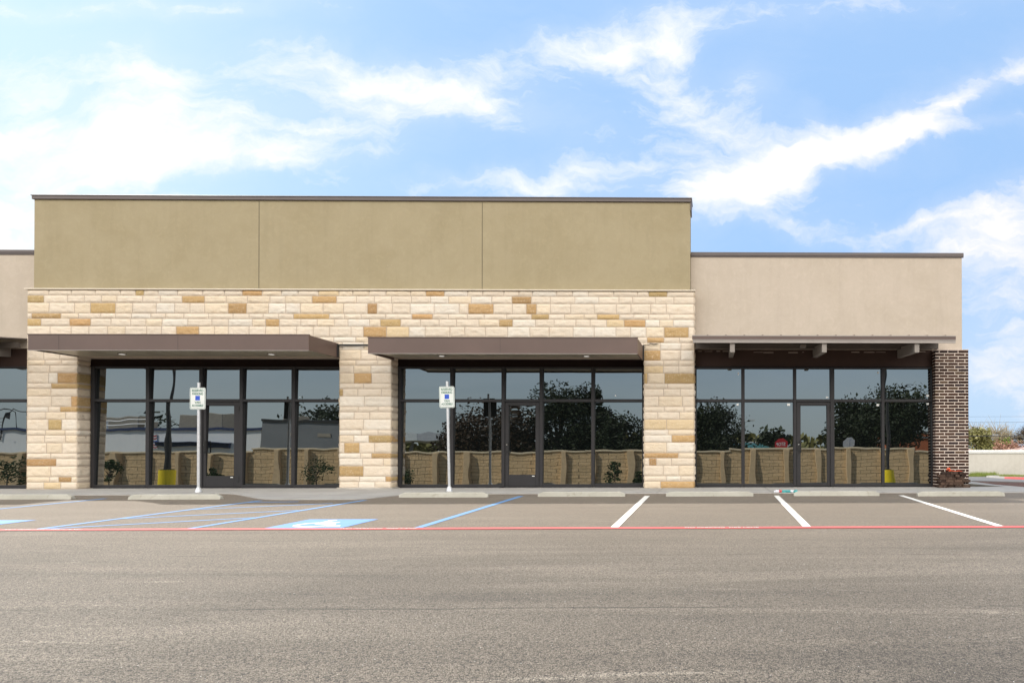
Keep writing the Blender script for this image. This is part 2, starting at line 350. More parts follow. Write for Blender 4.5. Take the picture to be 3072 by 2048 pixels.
def leafmat(name, a, bb):
    m, n, b = newmat(name)
    gi = n.add('ShaderNodeNewGeometry')
    k = n.mapr(n.noise(gi.outputs['Position'], 1.6, 3, 0.7).outputs[0], 0.35, 0.65)
    ri = n.add('ShaderNodeAttribute', attribute_name='col').outputs['Fac']
    cc = n.mix(n.math('ADD', n.math('MULTIPLY', k, .5), n.math('MULTIPLY', ri, .5)), a, bb)
    n.l.new(cc, b.inputs['Base Color']); b.inputs['Roughness'].default_value = 0.6
    b.inputs['Specular IOR Level'].default_value = 0.25
    return m
M['leaf_dark'] = leafmat('oak_leaves', (0.010, 0.017, 0.006), (0.032, 0.045, 0.015))
M['leaf_brown'] = leafmat('rusty_leaves', (0.028, 0.020, 0.009), (0.075, 0.042, 0.020))
M['leaf_olive'] = leafmat('olive_leaves', (0.10, 0.10, 0.03), (0.24, 0.22, 0.08))
M['leaf_dry'] = leafmat('dry_twig_leaves', (0.20, 0.16, 0.09), (0.34, 0.28, 0.17))
M['leaf_green'] = leafmat('fresh_leaves', (0.12, 0.17, 0.03), (0.26, 0.30, 0.07))
M['leaf_pink'] = leafmat('coppery_leaves', (0.22, 0.11, 0.075), (0.36, 0.20, 0.14))
M['leaf_shrub'] = leafmat('shrub_leaves', (0.018, 0.036, 0.008), (0.05, 0.085, 0.02))
M['twig'] = simple('tan_twigs', (0.30, 0.25, 0.17), 0.95, var=0.2)
M['bark'] = simple('bark', (0.09, 0.07, 0.055), 0.95, var=0.3, vs=8, bs=0.6, bscale=25)
M['terracotta'] = simple('terracotta_tiles', (0.36, 0.15, 0.08), 0.85, var=0.15, vs=6, bs=0.4, bscale=12)
M['shingle'] = simple('pinkish_shingles', (0.25, 0.15, 0.115), 0.9, var=0.15, vs=6, bs=0.4, bscale=20)
M['grey_wall'] = simple('grey_painted_wall', (0.20, 0.205, 0.205), 0.9, var=0.08, vs=0.7)
M['light_grey'] = simple('light_grey_panel', (0.42, 0.43, 0.44), 0.8)
M['navy'] = simple('navy_trim', (0.02, 0.035, 0.10), 0.5)
M['hvac'] = simple('hvac_casing', (0.30, 0.26, 0.20), 0.6, var=0.1)
M['orange_wall'] = simple('orange_brick_wall', (0.36, 0.11, 0.045), 0.9, var=0.15, vs=2)
M['teal'] = simple('teal_panel', (0.12, 0.36, 0.40), 0.6)
M['yellow'] = simple('yellow_paint', (0.85, 0.64, 0.01), 0.5, var=0.06)
M['pole_dark'] = simple('dark_pole_paint', (0.02, 0.018, 0.016), 0.5)
M['sign_white'] = simple('reflective_white', (0.60, 0.62, 0.60), 0.4)
M['sign_green'] = simple('sign_green', (0.006, 0.11, 0.065), 0.45)
M['sign_blue'] = simple('sign_blue', (0.02, 0.07, 0.42), 0.4)
M['sign_red'] = simple('sign_red', (0.42, 0.015, 0.02), 0.45)
M['sign_back'] = simple('sign_back_aluminium', (0.45, 0.46, 0.47), 0.5, 0.4)
M['orange_tape'] = simple('orange_tape', (0.70, 0.10, 0.035), 0.5)
M['joint'] = simple('joint_line', (0.16, 0.135, 0.085), 0.9)
M['litter_teal'] = simple('litter_teal', (0.05, 0.33, 0.34), 0.4)
M['litter_white'] = simple('litter_white', (0.7, 0.7, 0.75), 0.4)
M['litter_red'] = simple('litter_red', (0.6, 0.08, 0.08), 0.4)
M['wire'] = simple('cable', (0.05, 0.05, 0.055), 0.6)

# ------------------------------------------------------------------ mesh helpers
class MB:
    def __init__(s): s.v = []; s.f = []; s.c = []; s.m = []
    def quad(s, a, b, c, d, colr=None, mi=0):
        i = len(s.v); s.v += [tuple(a), tuple(b), tuple(c), tuple(d)]; s.f.append((i, i+1, i+2, i+3)); s.c.append(colr); s.m.append(mi)
    def poly(s, pts, colr=None, mi=0):
        i = len(s.v); s.v += [tuple(p) for p in pts]; s.f.append(tuple(range(i, i+len(pts)))); s.c.append(colr); s.m.append(mi)
    def box(s, x0, x1, y0, y1, z0, z1, colr=None, mi=0, bev=0.0):
        if x0 > x1: x0, x1 = x1, x0
        if y0 > y1: y0, y1 = y1, y0
        if z0 > z1: z0, z1 = z1, z0
        if bev <= 0:
            i = len(s.v)
            s.v += [(x, y, z) for z in (z0, z1) for (x, y) in ((x0, y0), (x1, y0), (x1, y1), (x0, y1))]
            fs = [(0, 3, 2, 1), (4, 5, 6, 7), (0, 1, 5, 4), (1, 2, 6, 5), (2, 3, 7, 6), (3, 0, 4, 7)]
        else:
            e = bev; i = len(s.v)
            for (sx_, sy_, sz_) in [(a, b_, c_) for c_ in (0, 1) for b_ in (0, 1) for a in (0, 1)]:
                X = (x0, x1)[sx_]; Y = (y0, y1)[sy_]; Z = (z0, z1)[sz_]
                ix = X+(e if sx_ == 0 else -e); iy = Y+(e if sy_ == 0 else -e); iz = Z+(e if sz_ == 0 else -e)
                s.v += [(X, iy, iz), (ix, Y, iz), (ix, iy, Z)]
            def V(a, b_, c_, k): return (c_*4+b_*2+a)*3+k
            fs = []
            for c_ in (0, 1): 
                q = [V(0, 0, c_, 2), V(1, 0, c_, 2), V(1, 1, c_, 2), V(0, 1, c_, 2)]; fs.append(q if c_ else q[::-1])
                q = [V(0, c_, 0, 1), V(1, c_, 0, 1), V(1, c_, 1, 1), V(0, c_, 1, 1)]; fs.append(q[::-1] if c_ else q)
                q = [V(c_, 0, 0, 0), V(c_, 1, 0, 0), V(c_, 1, 1, 0), V(c_, 0, 1, 0)]; fs.append(q if c_ else q[::-1])
            for b_ in (0, 1):
                for c_ in (0, 1): fs.append([V(0, b_, c_, 1), V(1, b_, c_, 1), V(1, b_, c_, 2), V(0, b_, c_, 2)])
            for a in (0, 1):
                for c_ in (0, 1): fs.append([V(a, 0, c_, 0), V(a, 1, c_, 0), V(a, 1, c_, 2), V(a, 0, c_, 2)])
                for b_ in (0, 1): fs.append([V(a, b_, 0, 0), V(a, b_, 1, 0), V(a, b_, 1, 1), V(a, b_, 0, 1)])
            for a in (0, 1):
                for b_ in (0, 1):
                    for c_ in (0, 1): fs.append([V(a, b_, c_, 0), V(a, b_, c_, 1), V(a, b_, c_, 2)])
        for q in fs: s.f.append(tuple(i+t for t in q)); s.c.append(colr); s.m.append(mi)
    def tube(s, pts, rad, seg=8, colr=None, mi=0, caps=True):
        pts = [Vector(p) for p in pts]; rads = rad if hasattr(rad, '__len__') else [rad]*len(pts)
        rings = []
        for k, p in enumerate(pts):
            t = (pts[min(k+1, len(pts)-1)]-pts[max(k-1, 0)]).normalized()
            a = t.cross(Vector((0, 0, 1)) if abs(t.z) < 0.9 else Vector((1, 0, 0))).normalized(); b_ = t.cross(a)
            i = len(s.v)
            for j in range(seg):
                q = 2*math.pi*j/seg; s.v.append(tuple(p+(a*math.cos(q)+b_*math.sin(q))*rads[k]))
            rings.append(i)
        for k in range(len(rings)-1):
            for j in range(seg):
                s.f.append((rings[k]+j, rings[k]+(j+1) % seg, rings[k+1]+(j+1) % seg, rings[k+1]+j)); s.c.append(colr); s.m.append(mi)
        if caps:
            for rg in (rings[0], rings[-1]): s.f.append(tuple(range(rg, rg+seg))); s.c.append(colr); s.m.append(mi)
    def prism(s, pts, y0, y1, colr=None, mi=0):      # outline in x,z extruded along y
        i = len(s.v); n_ = len(pts)
        s.v += [(x, y0, z) for x, z in pts]+[(x, y1, z) for x, z in pts]
        fs = [tuple(range(i, i+n_)), tuple(range(i+2*n_-1, i+n_-1, -1))]+[(i+j, i+(j+1) % n_, i+n_+(j+1) % n_, i+n_+j) for j in range(n_)]
        for q in fs: s.f.append(q); s.c.append(colr); s.m.append(mi)
    def build(s, name, mats, parent=None, smooth=False, origin=None, fix=True):
        me = bpy.data.meshes.new(name)
        o_ = Vector(origin) if origin else Vector((0, 0, 0))
        me.from_pydata([tuple(Vector(p)-o_) for p in s.v], [], s.f); 
        if not isinstance(mats, (list, tuple)): mats = [mats]
        for q in mats: me.materials.append(q)
        if any(s.m): me.polygons.foreach_set('material_index', s.m)
        if any(c_ is not None for c_ in s.c):
            ca = me.color_attributes.new('col', 'FLOAT_COLOR', 'CORNER')
            buf = []
            for p_, c_ in zip(me.polygons, s.c):
                cc_ = (*c_, 1.0) if c_ is not None else (1, 1, 1, 1)
                buf += list(cc_)*len(p_.vertices)
            ca.data.foreach_set('color', buf)
        if smooth: me.polygons.foreach_set('use_smooth', [True]*len(me.polygons))
        if fix:
            bm = bmesh.new(); bm.from_mesh(me); bmesh.ops.recalc_face_normals(bm, faces=bm.faces); bm.to_mesh(me); bm.free()
        me.update()
        ob = bpy.data.objects.new(name, me); col.objects.link(ob)
        if parent is not None:
            ob.parent = parent; 
            pw = parent_world(parent); ob.location = o_-pw
        else: ob.location = o_
        return ob
def parent_world(o):
    p = Vector(o.location)
    while o.parent is not None: o = o.parent; p += Vector(o.location)
    return p
def tag(o, label=None, cat=None, group=None, kind=None):
    if label: o['label'] = label
    if cat: o['category'] = cat
    if group: o['group'] = group
    if kind: o['kind'] = kind
    return o
def empty(name, loc, label=None, cat=None, group=None, kind=None, parent=None):
    o = bpy.data.objects.new(name, None); col.objects.link(o)
    if parent is not None: o.parent = parent; o.location = Vector(loc)-parent_world(parent)
    else: o.location = loc
    return tag(o, label, cat, group, kind)
def copy_tree(o, parent=None):
    c = o.copy(); col.objects.link(c); c.parent = parent
    for ch in list(o.children): copy_tree(ch, c)
    return c
def text(name, body, size, mat, parent, origin, rot, extrude=0.001, sx=1.0, align='CENTER', off=0.02):
    cu = bpy.data.curves.new(name, 'FONT'); cu.body = body; cu.size = size; cu.extrude = extrude; cu.align_x = align; cu.align_y = 'CENTER'; cu.offset = size*off
    tmp = bpy.data.objects.new(name, cu); col.objects.link(tmp)
    dg = bpy.context.evaluated_depsgraph_get(); me = bpy.data.meshes.new_from_object(tmp.evaluated_get(dg))
    bpy.data.objects.remove(tmp); me.materials.clear(); me.materials.append(mat)
    me.transform(Matrix.Diagonal((sx, 1, 1, 1)))
    ob = bpy.data.objects.new(name, me); col.objects.link(ob); ob.rotation_euler = rot
    ob.parent = parent; ob.location = Vector(origin)-(parent_world(parent) if parent else Vector((0, 0, 0)))
    return ob

# ------------------------------------------------------------------ ground
def gz(x, y):
    if y > -2.0: return -0.02-0.0297*(min(y, 34)+2.0) - (0.004*(y-34) if y > 34 else 0)
    if y > -18: return 0.0131+0.01418*y
    return -0.242-0.0142*min(-(y+18), 14)-0.001*max(0, min(-(y+32), 300))
def sheet(name, xs, ys, dz_, mat, parent=None, kind='structure'):
    b_ = MB(); nx, ny = len(xs), len(ys)
    b_.v = [(x, y, gz(x, y)+dz_) for y in ys for x in xs]
    b_.f = [(j*nx+i, j*nx+i+1, (j+1)*nx+i+1, (j+1)*nx+i) for j in range(ny-1) for i in range(nx-1)]
    b_.c = [None]*len(b_.f); b_.m = [0]*len(b_.f)
    o = b_.build(name, mat, parent, smooth=True, fix=False); tag(o, kind=kind); return o
ys = [-900, -400, -200, -100, -60, -40, -31, -29, -27, -25, -24, -23, -22, -21, -20, -19, -18, -16, -8, -3, -2, 0, 5, 15, 30, 34, 60, 120, 300, 900]
sheet('ground', [-900, -300, -100, -50, -20, 0, 20, 50, 100, 300, 900], ys, -0.06, M['dirt'])
lot = sheet('parking_lot', [-45, -30, -15, 0, 15, 30, 45], [-24.6, -24, -23, -22, -21, -20, -19, -18, -16, -12, -8, -4, -2.0], 0.0, M['asphalt'])

def gpoly(name, pts, dz_, mat, parent, sub=1):
    b_ = MB(); b_.poly([(x, y, gz(x, y)+dz_) for x, y in pts]); return b_.build(name, mat, parent, fix=False)
def strip(name, x0, y0, x1, y1, wdt, mat, dz_=0.004, wob=0.006, square=False):
    d = Vector((x1-x0, y1-y0)); L = d.length; d.normalize(); nn = Vector((-d.y, d.x)) if not square else Vector((1, 0))
    b_ = MB(); k = max(2, int(L/0.5)); row = []
    rnd = random.Random(hash((round(x0, 2), round(y0, 2))) & 1023)
    for i in range(k+1):
        p = Vector((x0, y0))+d*L*i/k; a = wdt/2+rnd.uniform(-wob, wob)*0.5; c = wdt/2+rnd.uniform(-wob, wob)*0.5
        row.append((p+nn*a, p-nn*c))
    for i in range(k):
        A, B = row[i]; C, D_ = row[i+1]
        b_.quad(*[(q.x, q.y, gz(q.x, q.y)+dz_) for q in (A, C, D_, B)])
    return b_.build(name, mat, lot, fix=False)

for X, m_ in ((4.0, 'pwhite'), (1.29, 'pwhite'), (-1.39, 'pwhite'), (-4.10, 'pblue')):
    strip('parking_line', X+(0.05 if X > 0 else -0.06), -2.83, X, -8.08, 0.112, M[m_], square=True)
strip('parking_line', -7.03, -3.75, -7.20, -8.12, 0.105, M['pblue'], square=True)
strip('parking_line', -9.07, -3.80, -9.24, -8.12, 0.105, M['pblue'], square=True)
strip('parking_line', -12.62, -3.25, -12.62, -8.12, 0.105, M['pblue'], square=True)
for (a, b_, c, d) in ((-9.13, -4.20, -8.17, -4.05), (-9.15, -5.55, -7.30, -4.42), (-9.2, -6.92, -7.18, -5.70), (-9.2, -8.12, -7.2, -6.80)):
    strip('hatch_line', a, b_, c, d, 0.085, M['pblue'], dz_=0.0035)
strip('fire_lane_stripe', -24, -8.25, 24, -8.13, 0.165, M['pred'], dz_=0.0075)
for x0 in (-9.62, -5.10, -0.42, 4.30):
    if x0 > 4: continue
    yy = -8.19+0.0025*x0
    text('fire_lane_lettering', 'NO PARKING  FIRE LANE', 0.115, M['pwhite'], lot, (x0+0.52, yy, gz(0, yy)+0.0105), (R(-0.8), 0, 0), 0.0004, 0.80, off=-0.004)

def stroke(b_, pts, wd, z, mi=0):
    for k in range(len(pts)-1):
        a, c = Vector(pts[k]), Vector(pts[k+1]); d = (c-a).normalized(); nn = Vector((-d.y, d.x))*wd/2; e = d*wd*0.32
        a2 = a-e; c2 = c+e
        b_.quad(*[(q.x, q.y, z+k*1e-5) for q in (a2+nn, a2-nn, c2-nn, c2+nn)], None, mi)
def isa(b_, s, z, mi=0):             # wheelchair symbol in a 1 x 1 square (x right, y up), scaled by s
    pts = lambda L: [((x-0.5)*s, (y-0.5)*s) for x, y in L]
    b_.poly([((0.42-0.5+0.065*math.cos(t*math.pi/6))*s, (0.86-0.5+0.065*math.sin(t*math.pi/6))*s, z) for t in range(12)], None, mi)
    stroke(b_, pts([(0.42, 0.76), (0.45, 0.44), (0.66, 0.44), (0.76, 0.18), (0.86, 0.21)]), 0.085*s, z, mi)
    stroke(b_, pts([(0.44, 0.62), (0.64, 0.62)]), 0.06*s, z+1e-4, mi)
    arc = [(0.46+0.235*math.cos(R(t)), 0.34+0.235*math.sin(R(t))) for t in range(112, 352, 16)]
    stroke(b_, pts(arc), 0.07*s, z+2e-4, mi)
for cx in (-5.67, -10.82):
    b_ = MB(); s_ = 0.525; b_.quad(*[(x, y, 0) for x, y in ((-s_, -s_), (s_, -s_), (s_, s_), (-s_, s_))])
    o = b_.build('accessible_parking_symbol', M['pblue_sym'], lot, fix=False); o.location = (cx, -7.585, gz(cx, -7.585)+0.004); o.rotation_euler = (0.01418, 0, 0)
    b_ = MB(); isa(b_, 1.0, 0.0); q = b_.build('wheelchair_emblem', M['pwhite'], o, fix=False); q.location = (0, 0, 0.002)

# sidewalk and kerb ramp
b_ = MB()
def slab(pts, ztop, h=0.35):
    n_ = len(pts); i = len(b_.v)
    zt = ztop if callable(ztop) else (lambda x, y: ztop)
    b_.v += [(x, y, zt(x, y)) for x, y in pts]+[(x, y, zt(x, y)-h) for x, y in pts]
    for q in [tuple(range(i, i+n_))]+[(i+j, i+n_+j, i+n_+(j+1) % n_, i+(j+1) % n_) for j in range(n_)]: b_.f.append(q); b_.c.append(None); b_.m.append(0)
jx = [-40, -30, -25, -21.6, -18.2, -14.9, -11.28]
for k in range(len(jx)-1): slab([(jx[k]+.006, -2.40), (jx[k+1]-.006, -2.40), (jx[k+1]-.006, 0.06), (jx[k]+.006, 0.06)], 0.0)
jx = [-6.70, -3.9, -1.3, 1.3, 3.9, 5.6, 7.6]
for k in range(len(jx)-1): slab([(jx[k]+.006, -2.28+.02*k), (jx[k+1]-.006, -2.26+.02*k), (jx[k+1]-.006, 0.06), (jx[k]+.006, 0.06)], 0.0)
slab([(7.606, -2.14), (8.3, -2.3), (9.6, -2.9), (12, -3.4), (12, -2.6), (9.6, -1.6), (8.1, -0.6), (8.15, 2.0), (8.8, 5.0), (9.6, 9.0), (11, 14), (9.6, 14), (8.2, 9), (7.606, 0.06)], lambda x, y: 0.0 if y < 0 else -0.0297*y*0.9)
side = b_.build('sidewalk', M['concrete']); tag(side, kind='structure')
b_ = MB()
def rz(x, y): return 0.0 if y > -0.9 else 0.0+(gz(x, -3.62)+0.012)*((-0.9-y)/2.72)
rows = [(-0.0, -11.268, -6.712), (-0.9, -11.268, -6.712), (-1.5, -11.268, -6.712), (-2.1, -11.25, -6.712)]
n_x = 24; edge = []
for i in range(n_x+1):
    t = i/n_x; x = -11.268+t*4.556
    a = min(1, max(0, (t-0.0)/0.55)); c = min(1, max(0, (1-t)/0.12))
    yy = -2.02-1.60*(a*a*(3-2*a))*(0.25+0.75*c*c*(3-2*c)); edge.append((x, yy))
ny_ = 8
for j in range(ny_+1):
    for i in range(n_x+1):
        x, ye = edge[i]; y = 0.06+(ye-0.06)*j/ny_
        full = 0.0 if y > -0.9 else 1.0
        tt = min(1, max(0, (x+11.268)/2.0)); uu_ = min(1, max(0, (-6.712-x)/0.7))
        drop = min(tt, uu_); zz = rz(x, y)*drop*full
        b_.v.append((x, y, zz))
for j in range(ny_):
    for i in range(n_x):
        a = j*(n_x+1)+i; b_.f.append((a, a+1, a+n_x+2, a+n_x+1)); b_.c.append(None); b_.m.append(0)
base_i = len(b_.v)
for i in range(n_x+1):
    v_ = b_.v[ny_*(n_x+1)+i]; b_.v.append((v_[0], v_[1], v_[2]-0.3))
for i in range(n_x):
    a = ny_*(n_x+1)+i; b_.f.append((a, a+1, base_i+i+1, base_i+i)); b_.c.append(None); b_.m.append(0)
ramp = b_.build('kerb_ramp', M['concrete'], side)
b_ = MB()
for (xa, ya, xb, yb) in ((-11.2, -2.0, -9.9, 0.0), (-8.9, -3.45, -7.1, -0.75)):
    for k in range(8):
        t0, t1 = k/8, (k+1)/8
        P = [Vector((xa+(xb-xa)*t, ya+(yb-ya)*t)) for t in (t0, t1)]
        zz = [0.0+(rz(p.x, p.y)*min(1, max(0, (p.x+11.268)/2.0), 1)*1.0)*min(1, max(0, (-6.712-p.x)/0.7)) + 0.003 for p in P]
        b_.quad((P[0].x-.006, P[0].y, zz[0]), (P[0].x+.006, P[0].y, zz[0]), (P[1].x+.006, P[1].y, zz[1]), (P[1].x-.006, P[1].y, zz[1]))
b_.build('tooled_joint', M['joint'], side, fix=False)

# mulch bed, drive, far verge on the right
def region(name, pts, dz_, mat, kind='structure'):
    b_ = MB()
    bm = bmesh.new(); vs = [bm.verts.new((x, y, 0)) for x, y in pts]; bm.faces.new(vs)
    bmesh.ops.triangulate(bm, faces=bm.faces); bmesh.ops.subdivide_edges(bm, edges=bm.edges, cuts=5, use_grid_fill=True)
    for v_ in bm.verts: v_.co.z = gz(v_.co.x, v_.co.y)+dz_
    me = bpy.data.meshes.new(name); bm.to_mesh(me); bm.free(); me.materials.append(mat)
    o = bpy.data.objects.new(name, me); col.objects.link(o); return tag(o, kind=kind)
region('mulch_bed', [(8.12, -0.6), (12, -2.6), (14, -2.6), (12.4, 4), (11.5, 7.1), (10.9, 9.4), (10.3, 12), (9.62, 9.1), (8.82, 5.1), (8.17, 2.0)], 0.03, M['mulch'])
region('driveway', [(6.0, 30.2), (8.2, 19), (10.6, 10.4), (11.6, 7.3), (12.6, 4), (14.2, -2.2), (30, -2.2), (30, 2), (18.0, 7), (15.6, 14.5), (16.2, 20), (17.6, 26), (19.5, 29.2)], 0.0, M['road'])
def kerb(name, pts, hgt, wd, mat):
    b_ = MB()
    for k in range(len(pts)-1):
        a, c = Vector(pts[k]), Vector(pts[k+1]); d = (c-a).normalized(); nn = Vector((-d.y, d.x))*wd/2
        q = [a-nn, c-nn, c+nn, a+nn]; i = len(b_.v)
        b_.v += [(p.x, p.y, gz(p.x, p.y)-0.1) for p in q]+[(p.x, p.y, gz(p.x, p.y)+hgt) for p in q]
        for fq in [(4, 5, 6, 7), (0, 1, 5, 4), (1, 2, 6, 5), (2, 3, 7, 6), (3, 0, 4, 7)]: b_.f.append(tuple(i+t for t in fq)); b_.c.append(None); b_.m.append(0)
    return tag(b_.build(name, mat), kind='structure')
kerb('kerb', [(6.0, 27), (8.2, 19), (10.5, 10.4), (11.5, 7.3), (12.5, 4), (14.1, -2.2)], 0.06, 0.16, M['concrete'])
kerb('kerb', [(30, 2), (18.0, 7), (15.6, 14.5), (16.2, 20)], 0.10, 0.25, M['pred'])
kerb('kerb', [(16.2, 20), (17.6, 26), (19.5, 29.2)], 0.10, 0.25, M['concrete'])
region('verge', [(30, 2.2), (18.2, 7.2), (15.9, 14.5), (16.5, 20), (17.9, 26), (19.7, 29.4), (15, 30.9), (50, 30.9), (50, 2.2)], 0.02, M['dirt'])

# ------------------------------------------------------------------ wheel stops
def wheel_stop_mesh():
    b_ = MB(); L = 1.86; pr = [(-.075, 0), (-.052, .085), (-.035, .105), (.035, .105), (.052, .085), (.075, 0)]
    xs_ = [(-L/2, 0.82), (-L/2+.10, 1.0), (0, 1.0), (L/2-.10, 1.0), (L/2, 0.82)]
    rings = []
    for k, (x, s_) in enumerate(xs_):
        i = len(b_.v); dzz = 0.045 if k in (0, 4) else 0
        for (y, z) in pr: b_.v.append((x, y*s_, max(0, z-(dzz if z > 0.05 else 0))))
        rings.append(i)
    for k in range(4):
        for j in range(5): b_.f.append((rings[k]+j, rings[k]+j+1, rings[k+1]+j+1, rings[k+1]+j)); b_.c.append(None); b_.m.append(0)
    b_.f += [tuple(range(rings[0], rings[0]+6)), tuple(range(rings[-1], rings[-1]+6))]; b_.c += [None]*2; b_.m += [0]*2
    return b_
ST = [(-14.13, -3.33, 'concrete wheel stop cut by the left edge, in front of the left stone pillar'),
      (-11.04, -3.42, 'concrete wheel stop at the foot of the sign post nearest the left door'),
      (-5.72, -3.05, 'concrete wheel stop in front of the sign post by the middle storefront'),
      (-2.84, -2.93, 'concrete wheel stop below the middle storefront door, between blue and white lines'),
      (-0.10, -2.93, 'concrete wheel stop in front of the right stone pillar'),
      (2.63, -2.90, 'concrete wheel stop below the door of the right storefront, beside the litter'),
      (5.28, -3.02, 'concrete wheel stop at the right end, in front of the dark brick pillar')]
first = None
for (x, y, lab) in ST:
    if first is None: o = first = wheel_stop_mesh().build('wheel_stop', M['stop_concrete'])
    else: o = first.copy(); col.objects.link(o)
    o.location = (x, y, gz(x, y)+0.001); o.rotation_euler = (0, 0, random.uniform(-.006, .006)); o.scale = (random.uniform(.985, 1.01), 1, 1)
    tag(o, lab, 'wheel stop', 'concrete wheel stops along the kerb')

# ------------------------------------------------------------------ building
bld = empty('retail_building', (-5.3, 0, 0), 'single-storey retail building with olive parapet, limestone pillars and dark storefront glass', 'building')
# body
b_ = MB(); b_.box(-0.61, 6.415, -0.03, 0.25, 3.545, 5.955); b_.box(6.165, 6.415, 0.25, 17.7, -0.9, 5.955); b_.box(-34, 6.165, 17.4, 17.7, -0.9, 5.955)
low = b_.build('low_parapet_wall', M['tan'], bld)
b_ = MB(); b_.box(-19.79, -17.075, -0.03, 0.25, 3.545, 5.955); b_.build('low_parapet_wall', M['tan'], bld)
b_ = MB(); b_.box(-33, -19.8, -0.22, 0.6, -0.1, 7.25); b_.build('far_parapet_wall', M['olive'], bld)
b_ = MB(); b_.box(-33.03, -19.77, -0.26, 0.64, 7.25, 7.36); b_.build('coping', M['coping'], bld)
b_ = MB(); b_.box(-33, 6.16, 0.26, 17.39, 4.6, 4.8); b_.build('roof', M['plinth'], bld)
for (a, c) in ((-0.605, 6.455), (-19.765, -17.085)):
    b_ = MB(); b_.box(a, c, -0.065, 0.28, 5.955, 6.045, bev=0.006); b_.box(a, c, -0.05, -0.028, 5.925, 5.957); b_.build('coping', M['coping'], bld)
b_ = MB(); b_.box(-17.075, -0.615, -0.22, 0.30, 4.98, 7.262)
tall = b_.build('olive_parapet_wall', M['olive'], bld)
for X in (-11.49, -5.885):
    b_ = MB(); b_.box(X-.011, X+.011, -0.2225, -0.215, 5.03, 7.235); b_.build('expansion_joint', M['joint'], tall)
b_ = MB(); b_.box(-17.11, -0.58, -0.262, 0.34, 7.262, 7.345, bev=0.006); b_.box(-17.125, -0.565, -0.275, 0.35, 7.345, 7.368, bev=0.004)
b_.box(-0.612, -0.585, -0.24, 0.34, 7.06, 7.262); b_.build('coping', M['coping'], bld)

# limestone
COUR = []
z = 4.965; hs = [.140, .183]; k = 0
while z > 0.02:
    h_ = hs[k] if k < 2 else (.262, .133, .187)[(k-2) % 3]
    z0 = max(0.0, z-h_)
    if z0 < 0.09: z0 = 0.0
    COUR.append((z0, z)); z = z0; k += 1
ACC = [(-14.46, -14.25, 4.91), (-11.82, -11.33, 4.91), (-7.25, -6.79, 4.91), (-1.66, -1.19, 4.91), (-17.07, -16.71, 4.74), (-13.31, -12.75, 4.74), (-10.09, -9.48, 4.72), (-5.1, -4.61, 4.71), (-15.57, -14.95, 4.53), (-12.17, -11.71, 4.52), (-8.71, -8.47, 4.51), (-6.19, -5.56, 4.5), (-4.74, -4.48, 4.5), (-17.01, -16.29, 4.33), (-10.55, -9.66, 4.33), (-7.6, -7.08, 4.32), (-4.61, -4.17, 4.32), (-2.96, -2.4, 4.32), (-17.14, -16.78, 4.17), (-16.08, -15.56, 4.16), (-11.24, -10.9, 4.16), (-8.39, -7.88, 4.16), (-5.42, -5.08, 4.17), (-2.28, -1.74, 4.17), (-13.45, -12.89, 3.96), (-8.81, -8.23, 3.96), (-1.27, -0.65, 3.97), (-16.37, -15.95, 2.84), (-16.52, -15.84, 2.65), (-16.03, -15.84, 2.29), (-16.3, -15.86, 1.95), (-16.59, -16.26, 1.55), (-17.04, -16.39, 0.62), (-16.33, -16.01, 0.28), (-9.04, -8.6, 2.8), (-9.41, -9.31, 2.46), (-8.67, -8.09, 1.16), (-9.28, -8.9, 0.96), (-8.6, -8.08, 0.82), (-9.38, -8.8, 0.44), (-8.25, -8.08, 0.28), (-1.77, -1.36, 3.41), (-1.7, -1.27, 3.76), (-1.26, -0.59, 2.87), (-1.76, -1.69, 2.87), (-1.08, -0.52, 1.23), (-1.76, -0.91, 0.89), (-1.65, -1.46, 0.68), (-1.36, -0.52, 0.12)]
accrow = {}
for (a, c, zc) in ACC:
    row = min(range(len(COUR)), key=lambda i: abs((COUR[i][0]+COUR[i][1])/2-zc)); accrow.setdefault(row, []).append((a, c))
rs = random.Random(5)
def stone_col():
    t = rs.random()
    if t < 0.62: c = (0.640, 0.550, 0.445)
    elif t < 0.82: c = (0.645, 0.540, 0.410)
    elif t < 0.98: c = (0.655, 0.590, 0.505)
    else: c = (0.60, 0.47, 0.30)
    k_ = rs.uniform(0.95, 1.05); return tuple(x*k_ for x in c)
def ochre():
    k_ = rs.uniform(0.80, 1.15); g_ = rs.uniform(0.92, 1.1); return (0.43*k_, 0.285*k_*g_, 0.135*k_*g_)
